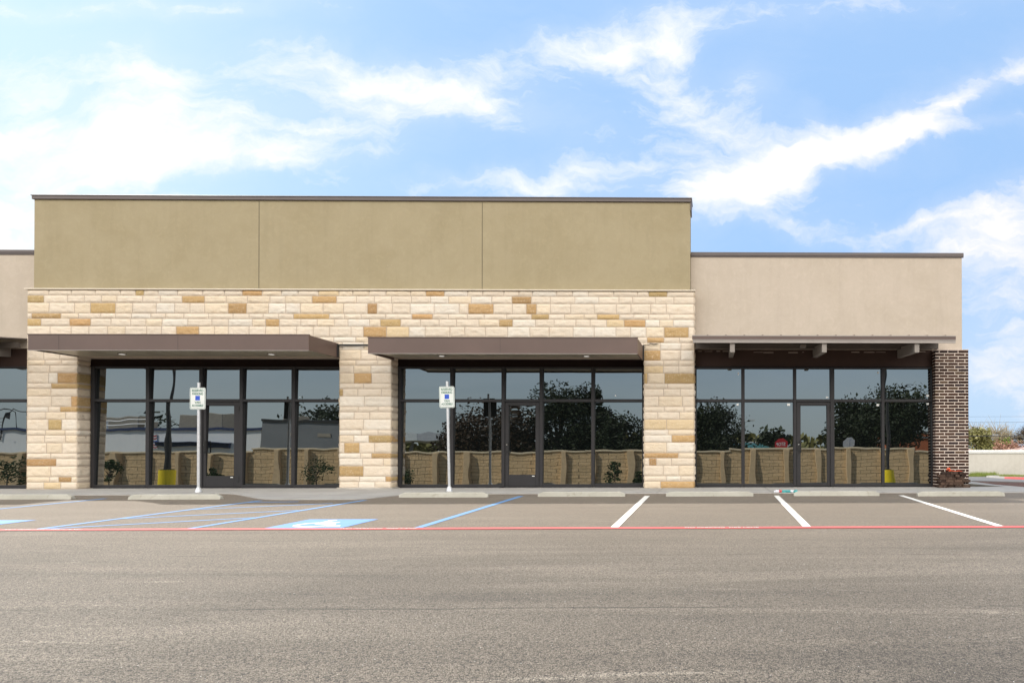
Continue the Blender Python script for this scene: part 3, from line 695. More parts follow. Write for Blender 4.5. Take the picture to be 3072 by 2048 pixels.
def stone_block(b_, O, U, Vv, Nn, w_, h_, colr, dep):
    """a rock-faced block: grid over w_ x h_, pillowed edges, rough centre"""
    j = 0.0075; nu = max(4, int(w_/0.036)); nv = max(4, int(h_/0.030)); i0 = len(b_.v)
    sd = Vector((rs.uniform(-50, 50), rs.uniform(-50, 50), rs.uniform(-50, 50)))
    tiltx, tilty = rs.uniform(-.006, .006), rs.uniform(-.005, .005)
    for b2 in range(nv+1):
        for a2 in range(nu+1):
            s_ = a2/nu; t_ = b2/nv
            du = min(s_, 1-s_)*w_; dv = min(t_, 1-t_)*h_; e = min(1.0, min(du, dv)/0.007)
            wob = noise.noise(sd+Vector((s_*w_*4, t_*h_*4, 0)))*0.006
            pu_ = j+s_*(w_-2*j)+(wob if 0 < a2 < nu else wob*0.8); pv_ = j+t_*(h_-2*j)+(wob*0.8)
            hgt = dep*e**0.4+e*(0.013*noise.fractal(sd+Vector((s_*w_*9, t_*h_*12, 0)), 1.0, 2.0, 4)+tiltx*(s_-.5)+tilty*(t_-.5))
            if e <= 0: hgt = -0.004
            p_ = O+U*pu_+Vv*pv_+Nn*hgt; b_.v.append(tuple(p_))
    for b2 in range(nv):
        for a2 in range(nu):
            a = i0+b2*(nu+1)+a2; b_.f.append((a, a+1, a+nu+2, a+nu+1)); b_.c.append(colr); b_.m.append(0)
def split(a, c, lo, hi):
    L = c-a
    if L <= hi*1.12: return [(a, c)]
    w_ = rs.uniform(lo, hi)
    if L-w_ < lo*0.6: w_ = L*0.5
    return [(a, a+w_)]+split(a+w_, c, lo, hi)
def row_stones(a, c, row, prev=()):
    cur = a; outl = []
    for (p_, q_) in sorted(t for t in accrow.get(row, []) if t[0] > a-0.12 and t[1] < c+0.12):
        p_ = max(a, p_); q_ = min(c, q_)
        if p_-a < 0.10: p_ = a
        if c-q_ < 0.10: q_ = c
        if p_-cur > 0.05: outl += [(s_, t_, None) for s_, t_ in split(cur, p_, 0.34, 0.64)]
        outl.append((p_, q_, ochre())); cur = q_
    if c-cur > 0.05: outl += [(s_, t_, None) for s_, t_ in split(cur, c, 0.34, 0.64)]
    return outl
SY = -0.345
sb = MB()
PIL = [(-17.12, -15.86), (-9.41, -8.10), (-1.785, -0.50)]
X_, Z_ = Vector((1, 0, 0)), Vector((0, 0, 1))
for ri, (z0, z1) in enumerate(COUR):
    spans = [(-17.12, -0.50)] if z0 > 3.28 else (PIL if z1 <= 3.30 else [(-17.12, -0.50)])
    if z0 < 3.28 < z1: spans = PIL
    for (a, c) in spans:
        for (s_, t_, cl_) in row_stones(a, c, ri):
            stone_block(sb, Vector((s_, SY, z0)), X_, Z_, Vector((0, -1, 0)), t_-s_, z1-z0, cl_ or stone_col(), rs.uniform(.012, .019) if ri else 0.017)
    if spans is PIL:
        for (a, c) in PIL:
            oc = any(abs(c-q_) < 0.12 for (_, q_) in accrow.get(ri, []))
            stone_block(sb, Vector((c-0.012, SY-0.02, z0)), Vector((0, 1, 0)), Z_, X_, 0.40, z1-z0, ochre() if oc else stone_col(), rs.uniform(.012, .028))
            stone_block(sb, Vector((a+0.012, SY+0.38, z0)), Vector((0, -1, 0)), Z_, -X_, 0.40, z1-z0, stone_col(), rs.uniform(.012, .028))
    else:
        stone_block(sb, Vector((-0.512, SY-0.02, z0)), Vector((0, 1, 0)), Z_, X_, 0.34, z1-z0, stone_col(), .02)
stone = sb.build('limestone_cladding', M['stone'], bld, smooth=True)
mb = MB(); mb.box(-17.11, -0.51, SY+0.006, -0.005, 3.29, 4.965)
for (a, c) in PIL: mb.box(a+.006, c-.006, SY+0.006, 0.02, 0.0, 3.289)
mb.build('mortar', M['mortar'], stone)
b_ = MB(); b_.box(-17.16, -0.475, -0.395, -0.221, 4.966, 4.995, bev=0.005); b_.build('ledge_cap', M['limecap'], bld)
b_ = MB(); b_.box(-9.45, -8.06, -0.42, 0.02, -0.13, 0.03, bev=0.02); b_.build('pillar_plinth', M['plinth'], bld)

# headers above the glass
for (a, c, zt, zb) in ((-15.86, -9.41, 3.289, 3.06), (-8.10, -1.785, 3.289, 3.06), (-0.50, 5.64, 3.545, 3.075), (-19.79, -17.12, 3.545, 3.06)):
    b_ = MB(); b_.box(a, c, 0.0, 0.20, zb+0.035, zt); b_.box(a, c, -0.02, 0.0, zb+0.033, zb+0.055); b_.build('header_panel', M['header_brown'] if zt > 3.4 else M['header'], bld)

# storefronts
LEAN = 0.0209                    # the glass leans back a little, top away from the lot
def pane(x0, x1, z0, z1, par, sd, yp=0.045):
    rnd = random.Random(sd); b_ = MB(); nx, nz = 22, 26; w_, h_ = x1-x0, z1-z0
    cx, cz = (x0+x1)/2, (z0+z1)/2
    ax = rnd.uniform(-0.0014, 0.0034); az = rnd.uniform(-0.0016, 0.0006); tx = rnd.uniform(-.0016, .0016); tz = rnd.uniform(-.0009, .0009)
    off = Vector((rnd.uniform(0, 99), rnd.uniform(0, 99), 0))
    for j in range(nz+1):
        for i in range(nx+1):
            s_ = i/nx*2-1; t_ = j/nz*2-1
            y = ax*(1-s_*s_)*(w_/2)+az*(1-t_*t_)*(h_/2)+tx*s_*w_/2+tz*t_*h_/2
            y += LEAN*t_*h_/2
            y += 0.00042*noise.noise(off+Vector((s_*w_*1.5, t_*h_*0.9, 0)))
            b_.v.append((cx+s_*w_/2, yp+y, cz+t_*h_/2))
    for j in range(nz):
        for i in range(nx):
            a = j*(nx+1)+i; b_.f.append((a, a+1, a+nx+2, a+nx+1)); b_.c.append(None); b_.m.append(0)
    return b_.build('window_pane', M['glass'], par, smooth=True, origin=(cx, yp, cz), fix=False)
def storefront(vs, door, door_glass, base_lab):
    """vs: list of mullion (x0,x1); door: index of the bay with the door"""
    fb_ = MB(); y0, y1 = -0.03, 0.09
    for (a, c) in vs: fb_.box(a, c, y0, y1, 0.02, 3.095, bev=0.004)
    for i in range(len(vs)-1):
        a, c = vs[i][1], vs[i+1][0]
        fb_.box(a, c, y0+.004, y1, 3.055, 3.093, bev=0.003); fb_.box(a, c, y0+.004, y1, 2.198, 2.266, bev=0.004)
        if i != door: fb_.box(a, c, y0-.004, y1, 0.02, 0.085, bev=0.004); fb_.box(a, c, y0-.03, y1, 0.001, 0.022)
        else: fb_.box(a, c, y0-.02, y1, 0.001, 0.020)
    fr = fb_.build('storefront_frame', M['frame'], bld)
    for i in range(len(vs)-1):
        a, c = vs[i][1], vs[i+1][0]
        pane(a-.002, c+.002, 2.262, 3.058, fr, int(abs(a)*100)+7)
        if i != door: pane(a-.002, c+.002, 0.082, 2.2, fr, int(abs(a)*100)+3)
    if door is not None:
        a, c = vs[door][1]+.006, vs[door+1][0]-.006; gx0, gx1, gz0, gz1 = door_glass
        db = MB(); db.box(a, gx0, -.012, .06, .026, 2.19, bev=.004); db.box(gx1, c, -.012, .06, .026, 2.19, bev=.004)
        db.box(gx0, gx1, -.012, .06, .026, gz0, bev=.004); db.box(gx0, gx1, -.012, .06, gz1, 2.19, bev=.004)
        dr = db.build('door', M['frame'], bld)
        p_ = pane(gx0-.002, gx1+.002, gz0-.002, gz1+.002, dr, int(abs(a)*100)+1, 0.03); p_.name = 'door_glass'
        hx = (a+gx0)/2+.012
        hb = MB(); hb.tube([(hx+.035, -.012, .90), (hx+.035, -.075, .90), (hx+.035, -.085, .93), (hx+.035, -.085, 1.16), (hx+.035, -.075, 1.19), (hx+.035, -.012, 1.19)], .013, 8)
        hb.box(hx-.03, hx+.02, -.022, -.011, .92, 1.18, bev=.006); hb.build('door_handle', M['black'], dr)
        lb = MB(); lb.tube([(hx-.01, -.024, 1.10), (hx-.01, -.034, 1.10)], .014, 12); lb.build('door_lock', M['chrome'], dr)
        for zz in (0.22, 2.02):
            hb = MB(); hb.tube([(c-.012, -.02, zz-.06), (c-.012, -.02, zz+.06)], .010, 8); hb.build('hinge', M['black'], dr)
        if gz0 > .2:
            hb = MB(); hb.box(gx1-.085, gx1-.02, -.0145, -.0125, gz0-.045, gz0-.028); hb.build('door_sticker', M['white'], dr)
    return fr
f1 = storefront([(-15.83, -15.74), (-14.457, -14.369), (-13.116, -13.026), (-12.099, -12.015), (-10.789, -10.700), (-9.44, -9.36)], 2, (-12.95, -12.245, .31, 2.10), 1)
f2 = storefront([(-8.09, -8.015), (-6.767, -6.685), (-5.458, -5.374), (-4.487, -4.402), (-3.164, -3.082), (-1.86, -1.77)], 2, (-5.275, -4.592, .33, 2.10), 2)
f3 = storefront([(-0.54, -0.46), (0.694, 0.780), (2.038, 2.115), (2.992, 3.099), (4.325, 4.397), (5.628, 5.70)], 2, (2.225, 2.905, .10, 2.105), 3)
f0 = storefront([(-19.79, -19.71), (-18.45, -18.37), (-17.20, -17.12)], None, None, 0)
for (x, z, w_, h_, fr) in ((-14.53, 2.30, .05, .04, f1), (-4.30, 2.29, .05, .04, f2), (0.62, 2.93, .03, .07, f3), (1.95, 2.31, .07, .05, f3), (1.92, 2.13, .075, .055, f3), (2.92, 2.31, .06, .05, f3),
                      (4.24, 2.12, .065, .055, f3), (4.25, 2.96, .04, .05, f3), (5.54, 2.36, .07, .05, f3), (5.54, 2.15, .06, .05, f3), (0.60, 2.13, .05, .05, f3), (-2.55, 2.36, .03, .03, f2),
                      (-10.62, 2.31, .07, .03, f1), (-3.21, .38, .04, .05, f2), (-4.62, .40, .10, .06, f2)):
    b_ = MB(); b_.quad((x-w_/2, .038, z-h_/2), (x+w_/2, .038, z-h_/2), (x+w_/2, .038, z+h_/2), (x-w_/2, .038, z+h_/2)); b_.build('glazing_sticker', M['white'], fr, fix=False)

# flat canopies
def canopy(x0, x1, zt, zb, zr, lights, yf=-1.60, seams=()):
    b_ = MB(); t = 0.03
    b_.box(x0, x1, yf, yf+t, zb, zt); b_.box(x0, x0+t, yf+t, -0.36, zb, zt); b_.box(x1-t, x1, yf+t, -0.36, zb, zt)
    b_.box(x0-.012, x1+.012, yf-.012, yf+.03, zt, zt+.018)
    can = b_.build('canopy', M['fascia'], bld)
    b_ = MB()
    q = [(x0+t, yf+t, zb+.03), (x1-t, yf+t, zb+.03), (x1-t, -0.002, zr+.012), (x0+t, -0.002, zr+.012)]
    b_.quad(*q); i = [(x, y, z_+.05) for x, y, z_ in q]; b_.quad(*i[::-1]); b_.build('soffit', M['soffit'], can, fix=False)
    b_ = MB(); b_.box(x0+.001, x1-.001, yf-.004, yf+.028, zb-.012, zb-.001); b_.build('drip_edge', M['fascia_light'], can)
    b_ = MB(); b_.box(x0+.03, x1-.03, -0.035, 0.0, zr-.006, zr+.005); b_.build('wall_trim', M['beam'], can)
    b_ = MB(); b_.box(x0+t, x1-t, yf+t, -0.36, zt-.10, zt-.06); b_.build('canopy_roof', M['coping'], can)
    for s_ in seams:
        b_ = MB(); b_.box(s_-.002, s_+.002, yf-.0015, yf+.001, zb+.002, zt-.002); b_.build('fascia_seam', M['black'], can)
    for (lx, ly) in lights:
        zl = zb+.03+(zr+.012-zb-.03)*(ly-(yf+t))/(-0.002-(yf+t))
        b_ = MB(); b_.tube([(lx, ly, zl-.002), (lx, ly, zl-.020)], .085, 24); l_ = b_.build('recessed_light', M['beam'], can)
        b_ = MB(); b_.tube([(lx, ly, zl-.0205), (lx, ly, zl-.024)], .062, 20); b_.build('light_lens', M['lens'], l_)
    return can
canopy(-15.85, -9.425, 3.637, 3.285, 3.287, [(-14.34, -.86), (-10.76, -.86)], seams=(-15.15, -12.43))
canopy(-8.06, -1.80, 3.578, 3.217, 3.290, [(-6.65, -.86), (-3.13, -.86)], seams=(-5.0,))
# membrane strip / cables on the middle pillar and right pillar
b_ = MB(); b_.box(-9.43, -8.05, -0.41, -0.385, 3.575, 3.612); 
b_.build('flashing_strip', M['black'], bld)
for (xa, xb, za) in ((-9.435, -9.395, 3.29), (-1.80, -1.775, 3.22)): b_ = MB(); b_.box(xa, xb, -0.42, -0.36, za, 3.60); b_.build('dark_flashing', M['black'], bld)
b_ = MB(); pts = [(-1.79, -.40, 3.59), (-1.72, -.41, 3.61), (-1.66, -.40, 3.600), (-1.60, -.41, 3.632), (-1.52, -.40, 3.612), (-1.44, -.41, 3.622)]; b_.tube(pts, .008, 6)
b_.tube([(-1.70, -.41, 3.635), (-1.60, -.42, 3.640), (-1.50, -.41, 3.63), (-1.40, -.42, 3.628)], .006, 6); b_.build('loose_cable', M['black'], bld)

# shed canopy over the right bay
def shed(x0, x1, beams, ribs, open_left):
    yf = -1.60
    b_ = MB(); i = 0
    def sl(y0, z0, y1, z1, th, xa, xb):
        i = len(b_.v); b_.v += [(xa, y0, z0), (xb, y0, z0), (xb, y1, z1), (xa, y1, z1), (xa, y0, z0-th), (xb, y0, z0-th), (xb, y1, z1-th), (xa, y1, z1-th)]
        for q in [(0, 1, 2, 3), (7, 6, 5, 4), (0, 4, 5, 1), (1, 5, 6, 2), (2, 6, 7, 3), (3, 7, 4, 0)]: b_.f.append(tuple(i+t for t in q)); b_.c.append(None); b_.m.append(0)
    sl(yf-.03, 3.645, -0.031, 3.80, .02, x0, x1)
    can = b_.build('shed_canopy', M['fascia_light'], bld)
    b_ = MB()
    for rx in ribs: sl(yf-.033, 3.658, -0.032, 3.813, .013, rx-.018, rx+.018)
    if ribs: b_.build('standing_seam', M['fascia'], can)
    b_ = MB(); b_.box(x0, x1, yf-.02, yf+.01, 3.555, 3.628); b_.build('fascia_board', M['fascia'], can)
    b_ = MB(); b_.box(x0+.02, x1, yf, yf+.04, 3.475, 3.552); b_.box(x0+.02, x1, yf-.012, yf, 3.532, 3.554); b_.build('gutter_band', M['fascia_light'], can)
    b_ = MB(); b_.box(x0+.05, x1-.0, -0.36, -0.26, 3.52, 3.66); b_.build('purlin', M['purlin'], can)
    for bx in beams:
        b_ = MB(); i = 0
        a, c = bx-.055, bx+.055
        b_.v += [(a, yf+.05, 3.262), (c, yf+.05, 3.262), (c, yf+.05, 3.474), (a, yf+.05, 3.474), (a, -.01, 3.335), (c, -.01, 3.335), (c, -.01, 3.60), (a, -.01, 3.60)]
        for q in [(0, 1, 2, 3), (7, 6, 5, 4), (0, 4, 5, 1), (1, 5, 6, 2), (2, 6, 7, 3), (3, 7, 4, 0)]: b_.f.append(q); b_.c.append(None); b_.m.append(0)
        b_.build('outrigger_beam', M['beam'], can)
    return can
sh = shed(-0.52, 5.69, [0.425, 2.595, 4.79], [-0.16+0.431*k_ for k_ in range(14)], True)
b_ = MB(); b_.box(2.13, 2.27, -.80, -.60, 3.50, 3.56, bev=.006); b_.build('soffit_fixture', M['beam'], sh)
shed(-19.79, -17.36, [-19.2, -17.9], [-18.8, -18.4, -18.0, -17.6], False)
# ragged pale line where the stucco stops above the header
b_ = MB(); rnd = random.Random(3); x = -.42
while x < 5.5:
    L = rnd.uniform(.03, .30)
    if rnd.random() < .62:
        sag = -.035*math.sin(math.pi*min(1, max(0, (x-.6)/2.0))) if x < 2.6 else -.02*math.sin(math.pi*min(1, max(0, (x-2.7)/2.0)))
        b_ = MB(); b_.box(x, x+L, -.036, -.031, 3.492+sag, 3.492+sag+rnd.uniform(.005, .012)); b_.build('stucco_stop_bead', M['mortar_white'], bld)
    x += L+rnd.uniform(.01, .12)

# dark brick end pillar
bb = MB(); rb = random.Random(9); rowh = 3.50/45
def bcol():
    t = rb.random(); k_ = rb.uniform(.7, 1.25)
    c = (0.036, 0.020, 0.016) if t < .55 else ((0.052, 0.029, 0.021) if t < .8 else ((0.024, 0.017, 0.018) if t < .93 else (0.085, 0.056, 0.036)))
    return tuple(x_*k_ for x_ in c)
PX0, PX1, PY0, PY1 = 5.645, 6.492, -0.25, 0.60
for r_ in range(45):
    za, zb = r_*rowh+.0095, (r_+1)*rowh-.0095
    jit = rb.uniform(-.004, .004)
    # front face
    xs_ = [PX0, PX0+.235, PX0+.50, PX0+.765, PX1] if r_ % 2 else [PX0, PX0+.105, PX0+.325, PX0+.59, PX1]
    for k_ in range(4):
        a, c = xs_[k_]+.009+(jit if k_ else 0), xs_[k_+1]-.009+jit
        if k_ == 3: c = PX1+.006
        if k_ == 0: a = PX0-.006
        bb.box(a, c, PY0-rb.uniform(.001, .005), PY0+.09, za+rb.uniform(-.002, .002), zb+rb.uniform(-.002, .002), bcol(), bev=.004)
    ysd = [PY0+.10, PY0+.33, PY0+.59, PY1] if r_ % 2 else [PY0+.10, PY0+.22, PY0+.48, PY1]
    for k_ in range(3):
        a, c = ysd[k_]+.011, ysd[k_+1]-.011
        bb.box(PX0-.006, PX0+.05, a, c, za, zb, bcol(), bev=.004)
        bb.box(PX1-.05, PX1+.006, a, c, za, zb, bcol(), bev=.004)
bp_ = bb.build('brick_pillar', M['brick'], bld)
b_ = MB(); b_.box(PX0+.003, PX1-.003, PY0+.003, PY1-.003, 0, 3.505); b_.box(PX0-.012, PX1+.012, PY0-.015, PY1, 3.505, 3.522); b_.build('brick_mortar', M['mortar_white'], bp_)

# loose bricks stacked at the pillar foot
lb = [None]
def loose(x, y, z, rz_, dims=(0.20, 0.095, 0.065)):
    if lb[0] is None:
        b_ = MB(); b_.box(-dims[0]/2, dims[0]/2, -dims[1]/2, dims[1]/2, 0, dims[2], (0.045, 0.027, 0.022), bev=.005); o = b_.build('loose_brick', M['brick_loose']); lb[0] = o
    else: o = lb[0].copy(); col.objects.link(o)
    o.location = (x, y, z); o.rotation_euler = (0, 0, rz_)
    tag(o, 'loose dark brick in the unmortared stack at the foot of the brick pillar', 'brick', 'loose bricks stacked by the pillar')
rb2 = random.Random(4)
for lay in range(6):
    x = 5.76+(0.05 if lay % 2 else 0.0)+(0.06 if lay == 5 else 0); zz = 0.001+lay*.0668
    while x < 6.42-(0.06 if lay == 5 else 0):
        if rb2.random() < .35: loose(x-.045, -.36, zz, R(90)); x += .103
        else: loose(x, -.33+rb2.uniform(-.012, .004), zz, rb2.uniform(-.03, .03)); x += .212
b_ = MB(); b_.tube([(5.90, -.31, .405), (5.92, -.33, .47), (5.97, -.33, .485), (5.99, -.32, .44), (5.95, -.34, .425), (6.02, -.35, .428), (6.12, -.34, .415), (6.22, -.35, .425), (6.30, -.33, .412)], [.014, .024, .026, .020, .014, .009, .008, .008, .006], 7)
tag(b_.build('marking_tape', M['orange_tape'], smooth=True), 'crumpled bright orange tape lying on top of the loose brick stack', 'tape')

# litter by the kerb
o = empty('crumpled_wrapper', (1.62, -2.15, gz(0, -2.2)), 'crumpled teal, white and red wrapper against the kerb beside a wheel stop', 'litter')
rl = random.Random(8)
for k_, (mt, xa, xb) in enumerate((('litter_white', 1.36, 1.47), ('litter_red', 1.46, 1.53), ('litter_teal', 1.52, 1.75), ('litter_white', 1.70, 1.80), ('litter_teal', 1.79, 1.88))):
    bm = bmesh.new(); bmesh.ops.create_icosphere(bm, subdivisions=3, radius=1)
    for v_ in bm.verts:
        k2 = 1+.5*noise.noise(v_.co*2.2+Vector((k_*7, 0, 0))); v_.co = Vector((v_.co.x*(xb-xa)*.6*k2, v_.co.y*.05*k2, v_.co.z*.035*k2))
    me = bpy.data.meshes.new('wrapper_fold'); bm.to_mesh(me); bm.free(); me.materials.append(M[mt])
    q = bpy.data.objects.new('wrapper_fold', me); col.objects.link(q); q.parent = o; q.location = ((xa+xb)/2-1.62, rl.uniform(-.01, .01), .04)

# ------------------------------------------------------------------ reserved parking signs
def sign(x, y, z, h, lean, lab):
    o = empty('parking_sign', (x, y, z), lab, 'sign', 'reserved parking signs on steel posts')
    b_ = MB(); b_.tube([(x, y, z), (x, y, z+h)], .031, 14); b_.build('post', M['steel'], o, smooth=False)
    b_ = MB(); b_.tube([(x, y, z-.005), (x, y, z+.035), (x, y, z+.11)], [.075, .066, .040], 14); b_.build('post_base', M['steel'], o)
    hp = .178; zc = z+h-.12-.25; yy = y-.037
    def rrect(w_, h_, rad):
        L = []
        for (cx, cz, a0) in ((w_-rad, h_-rad, 0), (-w_+rad, h_-rad, 90), (-w_+rad, -h_+rad, 180), (w_-rad, -h_+rad, 270)):
            L += [(x+cx+rad*math.cos(R(a0+t)), zc+cz+rad*math.sin(R(a0+t))) for t in (0, 22, 45, 67, 90)]
        return L
    b_ = MB(); b_.prism(rrect(hp, .25, .035), yy, yy+.004); pn = b_.build('sign_panel', M['sign_white'], o)
    b_ = MB(); b_.prism(rrect(hp-.001, .249, .034), yy+.0045, yy+.0065); b_.build('shaded_panel_back', M['pole_dark'], pn)  # dark colour put in for the shade on the bare aluminium back
    b_ = MB(); A_ = rrect(hp-.012, .25-.012, .027); B_ = rrect(hp-.019, .25-.019, .022)
    for k_ in range(len(A_)):
        k2 = (k_+1) % len(A_); b_.quad((A_[k_][0], yy-.001, A_[k_][1]), (A_[k2][0], yy-.001, A_[k2][1]), (B_[k2][0], yy-.001, B_[k2][1]), (B_[k_][0], yy-.001, B_[k_][1]))
    b_.build('sign_border', M['sign_green'], pn, fix=False)
    for (t, dz_, sz, sx_) in (('RESERVED', .178, .076, .78), ('PARKING', .105, .076, .80), ('VAN', -.092, .076, .84), ('ACCESSIBLE', -.165, .070, .70)):
        text('sign_lettering', t, sz, M['sign_green'], pn, (x, yy-.0015, zc+dz_), (R(90), 0, 0), 0.0006, sx_)
    b_ = MB(); b_.quad((-.053, -.053, 0), (.053, -.053, 0), (.053, .053, 0), (-.053, .053, 0)); sq = b_.build('symbol_square', M['sign_blue'], pn, fix=False)
    sq.location = Vector((x, yy-.0015, zc+.010))-parent_world(pn); sq.rotation_euler = (R(90), 0, 0)
    b_ = MB(); isa(b_, .095, 0.001); b_.build('wheelchair_emblem', M['sign_white'], sq, fix=False)
    for dz_ in (-.215, .215): b_ = MB(); b_.tube([(x, yy-.006, zc+dz_), (x, yy, zc+dz_)], .008, 8); b_.build('bolt', M['steel'], pn)
    o.rotation_euler = (0, R(lean), 0)
    return o
sign(-11.93, -1.62, -0.005, 2.535, 0.0, 'reserved parking van accessible sign on a steel post in front of the left door')
sign(-6.235, -1.43, -0.001, 2.58, -1.3, 'reserved parking van accessible sign on a slightly leaning post by the middle storefront')

# ------------------------------------------------------------------ vegetation
def tree(name, x, y, zb, zt, w_, mat, lab, cat='tree', nleaf=2600, lsize=.22, trunk=.2, seed=1, base_frac=.25, dw=None, bare=0.0, group=None, twig='bark'):
    rnd = random.Random(seed); o = empty(name, (x, y, zb), lab, cat, group)
    H = zt-zb; dw = dw or w_; cb = zb+H*base_frac
    # limbs
    b_ = MB(); b_.tube([(x, y, zb-.1), (x+rnd.uniform(-.1, .1), y, zb+H*.3), (x+rnd.uniform(-.2, .2), y, zb+H*.55)], [trunk, trunk*.75, trunk*.4], 8)
    cl_ = []
    ncl = 36 if nleaf > 6000 else (24 if nleaf > 1500 else 12)
    for k_ in range(ncl):
        th = rnd.uniform(0, 2*math.pi); ph = rnd.uniform(0, 1); rr_ = rnd.uniform(.35, .86)
        zz = cb+(zt-cb)*(.12+.74*ph); prof = math.sin(math.pi*min(.97, .18+.72*ph))**.7
        c_ = Vector((x+math.cos(th)*w_/2*rr_*prof, y+math.sin(th)*dw/2*rr_*prof, zz)); cs = rnd.uniform(.12, .23)*min(w_, H*1.2)
        cl_.append((c_, cs)); st = Vector((x, y, zb+H*rnd.uniform(.22, .5)))
        b_.tube([tuple(st), tuple(st.lerp(c_, .5)+Vector((0, 0, .08*H*rnd.random()))), tuple(c_)], [trunk*.38, trunk*.2, trunk*.06], 5)
        if bare:
            for q_ in range(int(26*bare)):
                e_ = c_+Vector((rnd.gauss(0, 1), rnd.gauss(0, .7), abs(rnd.gauss(0, 1)))).normalized()*cs*rnd.uniform(.8, 1.7)
                b_.tube([tuple(c_.lerp(e_, .0)), tuple(c_.lerp(e_, .55)+Vector((rnd.uniform(-.1, .1), 0, rnd.uniform(-.1, .1)))), tuple(e_)], [.03, .018, .008], 3, caps=False)
    b_.build('trunk', M[twig], o)
    lb_ = MB()
    for k_ in range(nleaf):
        c_, cs = cl_[rnd.randrange(ncl)]
        d = Vector((rnd.gauss(0, 1), rnd.gauss(0, 1), rnd.gauss(0, .8))); d.normalize()
        p_ = c_+d*cs*(rnd.random()**.45)*1.12
        if p_.z > zt+.05*H: continue
        a = Vector((rnd.gauss(0, 1), rnd.gauss(0, 1), rnd.gauss(0, 1))).normalized(); c2 = a.cross(Vector((rnd.gauss(0, 1), rnd.gauss(0, 1), rnd.gauss(0, 1)))).normalized()
        s_ = lsize*rnd.uniform(.6, 1.25); t = rnd.random()
        lb_.quad(p_-a*s_*.5, p_+c2*s_*.28, p_+a*s_*.5, p_-c2*s_*.28, (t, t, t))
    lb_.build('crown', mat, o, fix=False)
    return o
gb = lambda y: gz(0, y)
# seen directly, behind the pale wall at the right
tree('leafy_tree', 27.6, 55, -1.9, 3.05, 5.2, M['leaf_olive'], 'bushy olive-green tree behind the pale wall, next to the brick pillar', nleaf=5200, lsize=.34, seed=3, base_frac=.12)
tree('dry_tree', 31.4, 60, -1.9, 3.55, 6.6, M['leaf_dry'], 'rounded tan tree with fine bare twigs standing behind the green ones', nleaf=5200, lsize=.17, seed=5, base_frac=.1, bare=2.2, twig='twig')
tree('coppery_bush', 29.0, 50, -1.5, 1.95, 3.8, M['leaf_pink'], 'coppery pink bush in front of the olive-green tree', 'bush', nleaf=2600, lsize=.24, seed=7, base_frac=.1)
tree('green_tree', 32.0, 57, -1.9, 2.25, 3.6, M['leaf_green'], 'low bright green tree between the coppery bush and the sparse tree', nleaf=2200, lsize=.24, seed=8, base_frac=.15)
tree('sparse_tree', 34.0, 56, -1.9, 3.1, 4.4, M['leaf_dry'], 'sparse bare-branched tree cut by the right edge of the photo', nleaf=900, lsize=.16, seed=9, base_frac=.3, bare=1.6, trunk=.16)
tree('leafy_tree', 23.5, 57, -1.9, 2.9, 5.0, M['leaf_green'], 'yellow-green tree half hidden by the brick pillar', nleaf=2600, lsize=.30, seed=13, base_frac=.15)

# pale boundary wall on the right
fw = empty('boundary_wall', (20, 31, -1.05), 'long pale cream rendered wall with a white cap beyond the driveway', 'wall')
b_ = MB(); b_.box(4, 55, 31.0, 31.2, -1.5, .66); b_.build('wall_body', M['cream_wall'], fw)
b_ = MB(); b_.box(4, 55, 30.93, 31.27, .66, .72); b_.box(4, 55, 30.90, 31.30, .72, .90, bev=.01); b_.build('wall_cap', M['white'], fw)
# weeds
b_ = MB(); rnd = random.Random(21)
for k_ in range(5200):
    x = rnd.uniform(16, 26); 
    dens_ = .35+.65*noise.noise(Vector((x*.7, 0, 0)))
    tall_ = .30 if 18.2 < x < 20.0 else .12
    y = 30.9-abs(rnd.gauss(0, .5)); h_ = rnd.uniform(.3, 1)*tall_*(1+dens_); zz = gz(x, y)+.02; wv_ = rnd.uniform(-.05, .05)
    t = rnd.random(); b_.poly([(x-.012, y, zz), (x+.012, y, zz), (x+wv_, y+rnd.uniform(-.04, .04), zz+h_)], (t, t, t))
tag(b_.build('weeds', M['leaf_green'], fix=False), 'green weeds growing at the foot of the pale boundary wall', 'weeds', kind='stuff')
# houses beyond
def house(x0, x1, y0, y1, zb, ze, zr, roofm, lab, gable=False):
    o = empty('house', ((x0+x1)/2, y0, zb), lab, 'house')
    b_ = MB(); b_.box(x0+.3, x1-.3, y0+.3, y1-.3, zb, ze); b_.build('wall', M['cream_wall'], o)
    b_ = MB(); ym = (y0+y1)/2; ins = .05 if gable else min(3.0, (y1-y0)/2)
    A_ = [(x0, y0, ze), (x1, y0, ze), (x1, y1, ze), (x0, y1, ze)]; Rr = [(x0+ins, ym, zr), (x1-ins, ym, zr)]
    b_.poly([A_[0], A_[1], Rr[1], Rr[0]]); b_.poly([A_[2], A_[3], Rr[0], Rr[1]]); b_.poly([A_[1], A_[2], Rr[1]]); b_.poly([A_[3], A_[0], Rr[0]]); b_.poly(A_[::-1])
    b_.build('roof', roofm, o); 
    b_ = MB()
    b_.tube([(x0-.1, y0, ze+.0), (x0+ins, ym, zr)], .025, 6); b_.build('verge_trim', M['white'], o)
    return o
house(10, 23.4, 38, 44, -1.6, .55, 1.20, M['terracotta'], 'terracotta-roofed house showing above the pale wall beside the brick pillar')
house(24.6, 42, 38.5, 46, -1.6, .55, 1.17, M['shingle'], 'long low house with a pinkish roof above the pale wall at the right')
